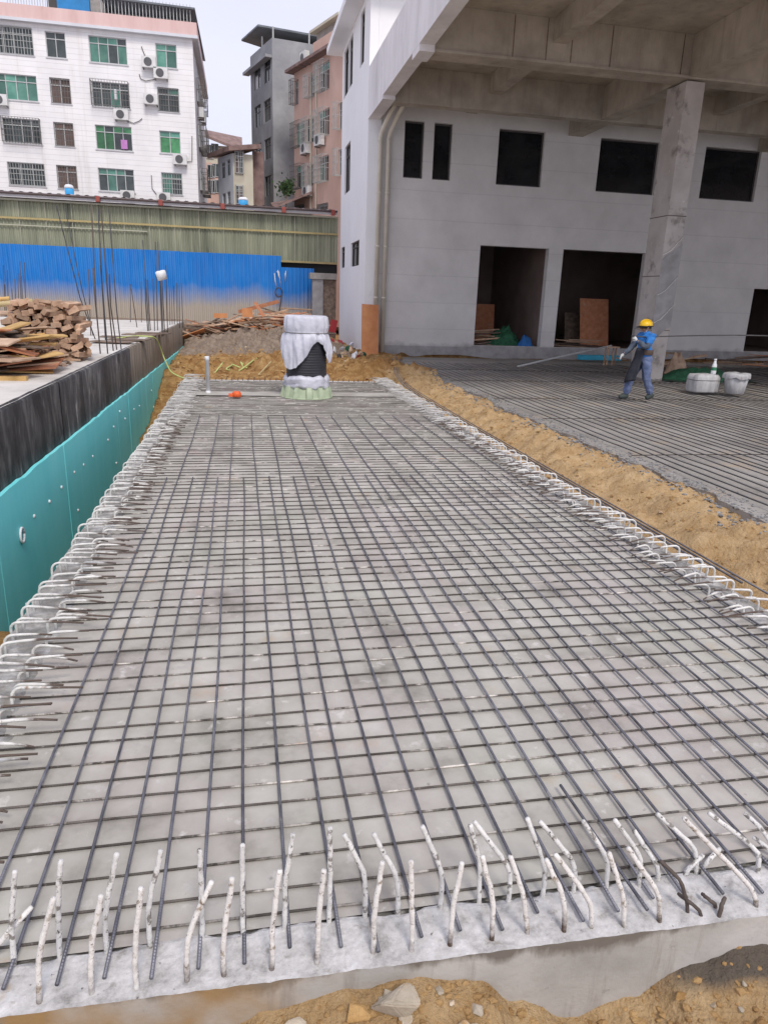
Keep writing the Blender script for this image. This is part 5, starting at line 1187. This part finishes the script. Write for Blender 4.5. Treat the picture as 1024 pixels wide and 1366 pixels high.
for dx, dy in ((-.15, -.1), (.15, -.1), (-.15, .1), (.15, .1)): MB().box((c.x+dx-.02, c.y+dy-.02, RZ), (c.x+dx+.02, c.y+dy+.02, c.z-.07)).build('leg', 'timber', trs)
MB().box((c.x-.25, c.y-.16, c.z-.068), (c.x+.25, c.y+.16, c.z-.032)).build('top', 'ply_pale', trs)
# clutter behind the pillar
heap('green_net_heap', (13.4, 19.0, 0), (1.6, .7, .34), 'net_green', 'low spread of green netting on the floor beside the pillar', 'netting', 14, RZ)
for i in range(16):
    x, y = 14.2 + rnd.uniform(-1.6, 1.8), 21.3 + rnd.uniform(-.5, .7)
    tag(link('plank', dbm[rnd.choice((0, 2, 4, 6))], None, (x, y, RZ+.08+i*.035), (rnd.gauss(0, .1), rnd.gauss(0, .1), rnd.gauss(0, .35))), 'plank in the loose pile behind the pillar', 'plank', 'planks in the loose pile behind the pillar')
heap('paper_sack', (13.35, 20.3, 0), (.36, .3, .62), 'ply_pale', 'crumpled pinkish sack on the planks behind the pillar', 'sack', 22, RZ+.05)
for i in range(14):
    x, y = 19.4 + rnd.uniform(-1.6, 2.5), 22.9 + rnd.uniform(-.6, .9)
    tag(link('plank', dbm[rnd.choice((0, 2, 4, 6, 1))], None, (x, y, RZ+.08+i*.03), (rnd.gauss(0, .12), rnd.gauss(0, .15), rnd.gauss(0, .5))), 'plank in the heap before the far dark doorway', 'plank', 'planks before the far doorway')
# pails
def pail(x, y, r0, r1, h, lab, seed):
    t = thing('pail', lab, 'pail', (x, y, RZ+.06))
    f = lambda r, z, tt, i: (r*(1+.05*fr(math.cos(tt)*2, math.sin(tt)*2, z*3+seed)), z)
    MB().lathe([(r0*.9, 0), (r0, .02), (r1, h), (r1*.93, h), (r0*.9, .05), (0, .05)], (x, y, RZ+.066), 28, f, caps=(True, False)).build('body', 'pail', t, True)
    g = lambda r, z, tt, i: (r*(1+.07*fr(math.cos(tt)*3, math.sin(tt)*3, seed+1)), z + (.05*fr(math.cos(tt)*2.5, math.sin(tt)*2.5, seed) if i >= 3 else .02*fr(tt, r*5, seed)))
    MB().lathe([(0, h+.03), (r1*.6, h+.05), (r1*1.02, h+.035), (r1*1.08, h-.03), (r1*1.07, h-.09)], (x, y, RZ+.066), 36, g).build('plastic_cover', 'pail', t, True)
bd = thing('covered_crate', 'low boxy crate wrapped in pale fluted plastic beside the tapered pail', 'crate', (11.12, 15.7, RZ+.066))
def crate_fn(r, z, t, i):
    c_, s_ = abs(math.cos(t)), abs(math.sin(t)); q = (c_**5 + (s_*1.35)**5)**(-1/5)
    return r*q*(1 + .018*math.sin(t*34) + .03*fr(math.cos(t)*2, math.sin(t)*2, z*2)), z + (.03*fr(math.cos(t)*2, math.sin(t)*2, 3.0) if i > 1 else 0)
MB().lathe([(.33, 0), (.34, .03), (.35, .20), (.345, .36), (.31, .42), (0, .44)], (11.12, 15.7, RZ+.066), 110, crate_fn, caps=(True, False)).build('wrapping', 'pail', bd, True)
MB().tube([(11.12+.355*math.cos(a)*(abs(math.cos(a))**5+(abs(math.sin(a))*1.35)**5)**(-.2), 15.7+.355*math.sin(a)*(abs(math.cos(a))**5+(abs(math.sin(a))*1.35)**5)**(-.2), RZ+.36) for a in [2*math.pi*i/40 for i in range(41)]], .008, 5).build('cord', 'iron', bd, True)
pail(11.74, 15.32, .21, .29, .46, 'tapered dirty pail with crumpled plastic hanging over its rim', 9)
bt_ = thing('bottle', 'white bottle with a green band standing on the wrapped crate', 'bottle', (11.30, 15.62, RZ+.50))
MB().lathe([(.055, 0), (.06, .02), (.06, .09)], (11.30, 15.62, RZ+.50), 16, caps=(True, False)).build('base', 'white_plastic', bt_, True)
MB().lathe([(.06, .092), (.06, .17)], (11.30, 15.62, RZ+.50), 16).build('band', 'bottle_green', bt_, True)
MB().lathe([(.06, .172), (.055, .22), (.03, .29), (.028, .33)], (11.30, 15.62, RZ+.50), 16, caps=(False, True)).build('neck', 'white_plastic', bt_, True)
MB().lathe([(.033, .332), (.033, .37)], (11.30, 15.62, RZ+.50), 12, caps=(True, True)).build('stopper', 'white_plastic', bt_, True)

# ================================================================= PERSON
PXo = Vector((8.53, 14.2, RZ+.066))
pn = thing('person', 'worker in yellow helmet, blue shirt and dark apron carrying a long bar on the shoulder', 'person', PXo)
def skinmesh(name, m, verts, edges, radii, parent, sub=2, root=0):
    me = bpy.data.meshes.new(name); me.from_pydata([tuple(PXo+Vector(v)) for v in verts], edges, []); me.update(); me.materials.append(mat(m))
    o = bpy.data.objects.new(name, me); COL.objects.link(o); o.parent = parent; o.matrix_parent_inverse = Matrix.Translation(-PXo)
    sk = o.modifiers.new('skin', 'SKIN'); sk.use_smooth_shade = True
    lay = me.skin_vertices[0].data if me.skin_vertices else None
    if lay is None: raise RuntimeError('no skin layer')
    for i, r in enumerate(radii):
        lay[i].radius = (r, r) if not isinstance(r, tuple) else r; lay[i].use_root = (i == root)
    s = o.modifiers.new('sub', 'SUBSURF'); s.levels = sub; s.render_levels = sub
    if m in ('shirt', 'jeans', 'sleeve'):
        s.levels = s.render_levels = 3
        tx = bpy.data.textures.new('folds', 'CLOUDS'); tx.noise_scale = .075; tx.noise_depth = 2
        d = o.modifiers.new('folds', 'DISPLACE'); d.texture = tx; d.strength = .045; d.mid_level = .5; d.texture_coords = 'LOCAL'
    return o
# joints: facing -x; the camera sees the left (-y) side
J = dict(pel=(0.02, 0, .90), wai=(0.01, 0, 1.03), che=(-.02, 0, 1.22), nb=(-.02, 0, 1.38), nk=(-.045, 0, 1.43), hd=(-.075, 0, 1.50), ht=(-.075, 0, 1.60),
         hL=(0.03, -.09, .86), kL=(.05, -.10, .47), aL=(.23, -.10, .12), tL=(.12, -.10, .03), hR=(0.0, .09, .86), kR=(-.20, .10, .49), aR=(-.26, .10, .085), tR=(-.42, .11, .03),
         sL=(-.0, -.18, 1.36), eL=(-.13, -.25, 1.12), wL=(-.33, -.20, 1.27), sR=(-.03, .18, 1.36), eR=(-.20, .22, 1.10), wR=(-.43, .10, .97))
names = list(J); ix = {n: i for i, n in enumerate(names)}
E_ = [('pel', 'wai'), ('wai', 'che'), ('che', 'nb'), ('nb', 'nk'), ('nk', 'hd'), ('hd', 'ht'), ('pel', 'hL'), ('hL', 'kL'), ('kL', 'aL'), ('aL', 'tL'), ('pel', 'hR'), ('hR', 'kR'), ('kR', 'aR'), ('aR', 'tR'), ('nb', 'sL'), ('sL', 'eL'), ('eL', 'wL'), ('nb', 'sR'), ('sR', 'eR'), ('eR', 'wR')]
rad = dict(pel=.115, wai=.105, che=.125, nb=.075, nk=.05, hd=.082, ht=.07, hL=.08, kL=.055, aL=.036, tL=.03, hR=.08, kR=.055, aR=.036, tR=.03, sL=.055, eL=.04, wL=.028, sR=.055, eR=.04, wR=.028)
skinmesh('body', 'skin', [J[n] for n in names], [(ix[a], ix[c]) for a, c in E_], [rad[n] for n in names], pn)
def sub(name, m, chain, edges, k, root=0, extra=None, parent=pn):
    P = {**J, **(extra or {})}; rr = {**rad}
    return skinmesh(name, m, [P[c] for c in chain], edges, k, parent, root=root)
sub('shirt', 'shirt', ['q', 'wai', 'che', 'nb', 'sL', 'uL', 'sR', 'uR'], [(0, 1), (1, 2), (2, 3), (3, 4), (4, 5), (3, 6), (6, 7)], [.165, .15, .165, .115, .092, .075, .092, .075], 0, dict(q=(.02, 0, .86), uL=(-.10, -.235, 1.17), uR=(-.15, .215, 1.17)))
sub('sleeve', 'sleeve', ['a', 'eL', 'm', 'wL'], [(0, 1), (1, 2), (2, 3)], [.07, .066, .058, .046], 0, dict(a=(-.05, -.21, 1.26), m=(-.23, -.23, 1.19)))
sub('sleeve', 'sleeve', ['a', 'eR', 'm', 'wR'], [(0, 1), (1, 2), (2, 3)], [.07, .064, .056, .046], 0, dict(a=(-.09, .20, 1.27), m=(-.32, .16, 1.03)))
sub('trousers', 'jeans', ['w', 'pel', 'hL', 'kL', 'cL', 'hR', 'kR', 'cR'], [(0, 1), (1, 2), (2, 3), (3, 4), (1, 5), (5, 6), (6, 7)], [.15, .165, .128, .088, .076, .128, .088, .076], 1, dict(w=(.02, 0, .98), cL=(.235, -.10, .10), cR=(-.265, .10, .07)))
for s, pts in (('L', ((.27, -.10, .15), (.23, -.10, .09), (.10, -.10, .035))), ('R', ((-.20, .10, .055), (-.26, .10, .06), (-.43, .11, .035)))):
    sh_ = skinmesh('boot', 'boot', pts, [(0, 1), (1, 2)], [.065, .07, .05], pn)
# neck, face parts
def ell(name, m, c, s, parent, k=16, n=10, zmin=-1):
    b = MB(); pr = []
    for i in range(n+1):
        t = -math.pi/2 + math.pi*i/n
        if math.sin(t) < zmin - 1e-6: continue
        pr.append((math.cos(t), math.sin(t)))
    for (r, z) in pr:
        for j in range(k): a = 2*math.pi*j/k; b.v.append((PXo.x+c[0]+r*s[0]*math.cos(a), PXo.y+c[1]+r*s[1]*math.sin(a), PXo.z+c[2]+z*s[2]))
    for i in range(len(pr)-1):
        for j in range(k): q = i*k; b.f.append((q+j, q+(j+1) % k, q+k+(j+1) % k, q+k+j))
    return b.build(name, m, parent, True)
ell('hair', 'hair', (-.05, 0, 1.545), (.115, .105, .10), pn, zmin=-.55)
ell('ear', 'skin', (-.07, -.10, 1.515), (.018, .012, .032), pn, 8, 6); ell('ear', 'skin', (-.07, .10, 1.515), (.018, .012, .032), pn, 8, 6)
ell('nose', 'skin', (-.178, 0, 1.51), (.022, .016, .025), pn, 8, 6)
for s in (-1, 1): ell('eye', 'hair', (-.160, .035*s, 1.535), (.010, .014, .008), pn, 8, 6)
ell('mouth', 'red_plastic', (-.158, 0, 1.465), (.010, .025, .007), pn, 8, 6)
he = ell('helmet', 'helmet', (-.065, 0, 1.57), (.148, .128, .125), pn, 24, 14, -.05)
MB().lathe([(.10, 0), (.165, -.012), (.172, -.008), (.165, .004), (.11, .02)], (PXo.x-.065, PXo.y, PXo.z+1.568), 24, lambda r, z, t, i: (r*(1+.28*max(0, math.cos(t-math.pi))**2) * (1-.12*abs(math.sin(t))), z - .03*max(0, math.cos(t-math.pi)))).build('helmet_brim', 'hair', pn, True)
MB().tube([(PXo.x-.06-.155*math.cos(a), PXo.y, PXo.z+1.57+.132*math.sin(a)) for a in [R(20+14*i) for i in range(11)]], .012, 6).build('helmet_ridge', 'helmet', pn, True)
MB().tube([(PXo.x-.05, PXo.y-.108, PXo.z+1.56), (PXo.x-.09, PXo.y-.09, PXo.z+1.45), (PXo.x-.12, PXo.y, PXo.z+1.42)], .007, 5).build('chin_strap', 'sheet_plastic', pn, True)
# belt and apron
b = MB(); b.lathe([(.162, 0), (.170, .03), (.170, .08), (.162, .11)], (PXo.x+.01, PXo.y, PXo.z+.965), 28, lambda r, z, t, i: (r*(1-.02*math.cos(2*t)), z)); b.build('belt', 'belt', pn, True)
b = MB(); n, k = 16, 12
for j in range(n+1):
    v = j/n; z = 1.10 - .72*v
    for i in range(k+1):
        u = i/k*2-1; a = R(180) + u*R(62 - 12*v); r = .165 + .12*v + .035*fr(u*2.2, v*2, 5) + .02*math.sin(u*8)*v
        b.v.append((PXo.x + r*math.cos(a) - .06*v*(1), PXo.y + r*.85*math.sin(a), PXo.z + z + .04*u*v))
for j in range(n):
    for i in range(k): q = j*(k+1)+i; b.f.append((q, q+1, q+k+2, q+k+1))
ao = b.build('apron', 'apron', pn, True); so_ = ao.modifiers.new('s', 'SOLIDIFY'); so_.thickness = .012
ell('trouser_seat', 'jeans', (.03, 0, .86), (.158, .16, .15), pn); ell('collar', 'shirt', (-.03, 0, 1.415), (.10, .105, .055), pn)
# shoulder badge
ell('badge', 'white_plastic', (-.06, -.262, 1.27), (.03, .006, .022), pn, 10, 6)
# hands closed on the bar / relaxed
def hand(name, w_, d, up, curl, parent, side):
    """palm and five fingers; d = direction of the fingers, up = back of the hand"""
    w_, d, up = Vector(w_), Vector(d).normalized(), Vector(up).normalized(); sd2 = d.cross(up).normalized()*side
    V = [w_, w_+d*.045, w_+d*.085]; Eg = [(0, 1), (1, 2)]; Rr = [.026, (.036), (.034)]
    for f, (o_, ln) in enumerate(((-.028, .070), (-.010, .080), (.010, .075), (.028, .058))):
        base = w_ + d*.088 + sd2*o_; n0 = len(V); p = base; dirn = d.copy(); V.append(p); Rr.append(.010); Eg.append((2, n0))
        for s in range(3):
            dirn = (Matrix.Rotation(-curl*side, 3, sd2) @ dirn) if False else (dirn*math.cos(curl) - up*math.sin(curl)).normalized() if s == 0 else (dirn*math.cos(curl) - (up*math.cos(curl*s) + d*math.sin(curl*s))*math.sin(curl)).normalized()
            p = p + dirn*(ln/3); V.append(p); Rr.append(.0095-.0008*s); Eg.append((n0+s, n0+s+1))
    n0 = len(V); V += [w_+d*.035-sd2*.040-up*.005, w_+d*.065-sd2*.052-up*.020, w_+d*.085-sd2*.045-up*.040]; Rr += [.013, .011, .009]; Eg += [(1, n0), (n0, n0+1), (n0+1, n0+2)]
    return skinmesh(name, 'glove', [tuple(v) for v in V], Eg, Rr, parent, 1)
hand('glove', J['wL'], (-.7, .15, .55), (-.3, -.9, .2), .75, pn, 1)
hand('glove', J['wR'], (-.75, -.1, -.6), (-.6, .3, .6), .35, pn, -1)
# the long bar on the shoulder
by = PXo.y - .150
P = []
for i in range(25):
    t = i/24; x = 8.06 + 7.7*t
    z = 1.30 + .105*math.sin(min(1, (x-8.2)/3.4)*math.pi*.55) - .05*max(0, (x-10.5)/5)**2*2.0
    P.append((x, by - .03*t, z + (-.0)))
P[0] = (8.06, by-.02, 1.325)
tag(MB().tube(P, .0135, 8).build('carried_rebar', 'bar_dark', None, True), 'long dark steel bar carried on the shoulder of the worker', 'steel bar')
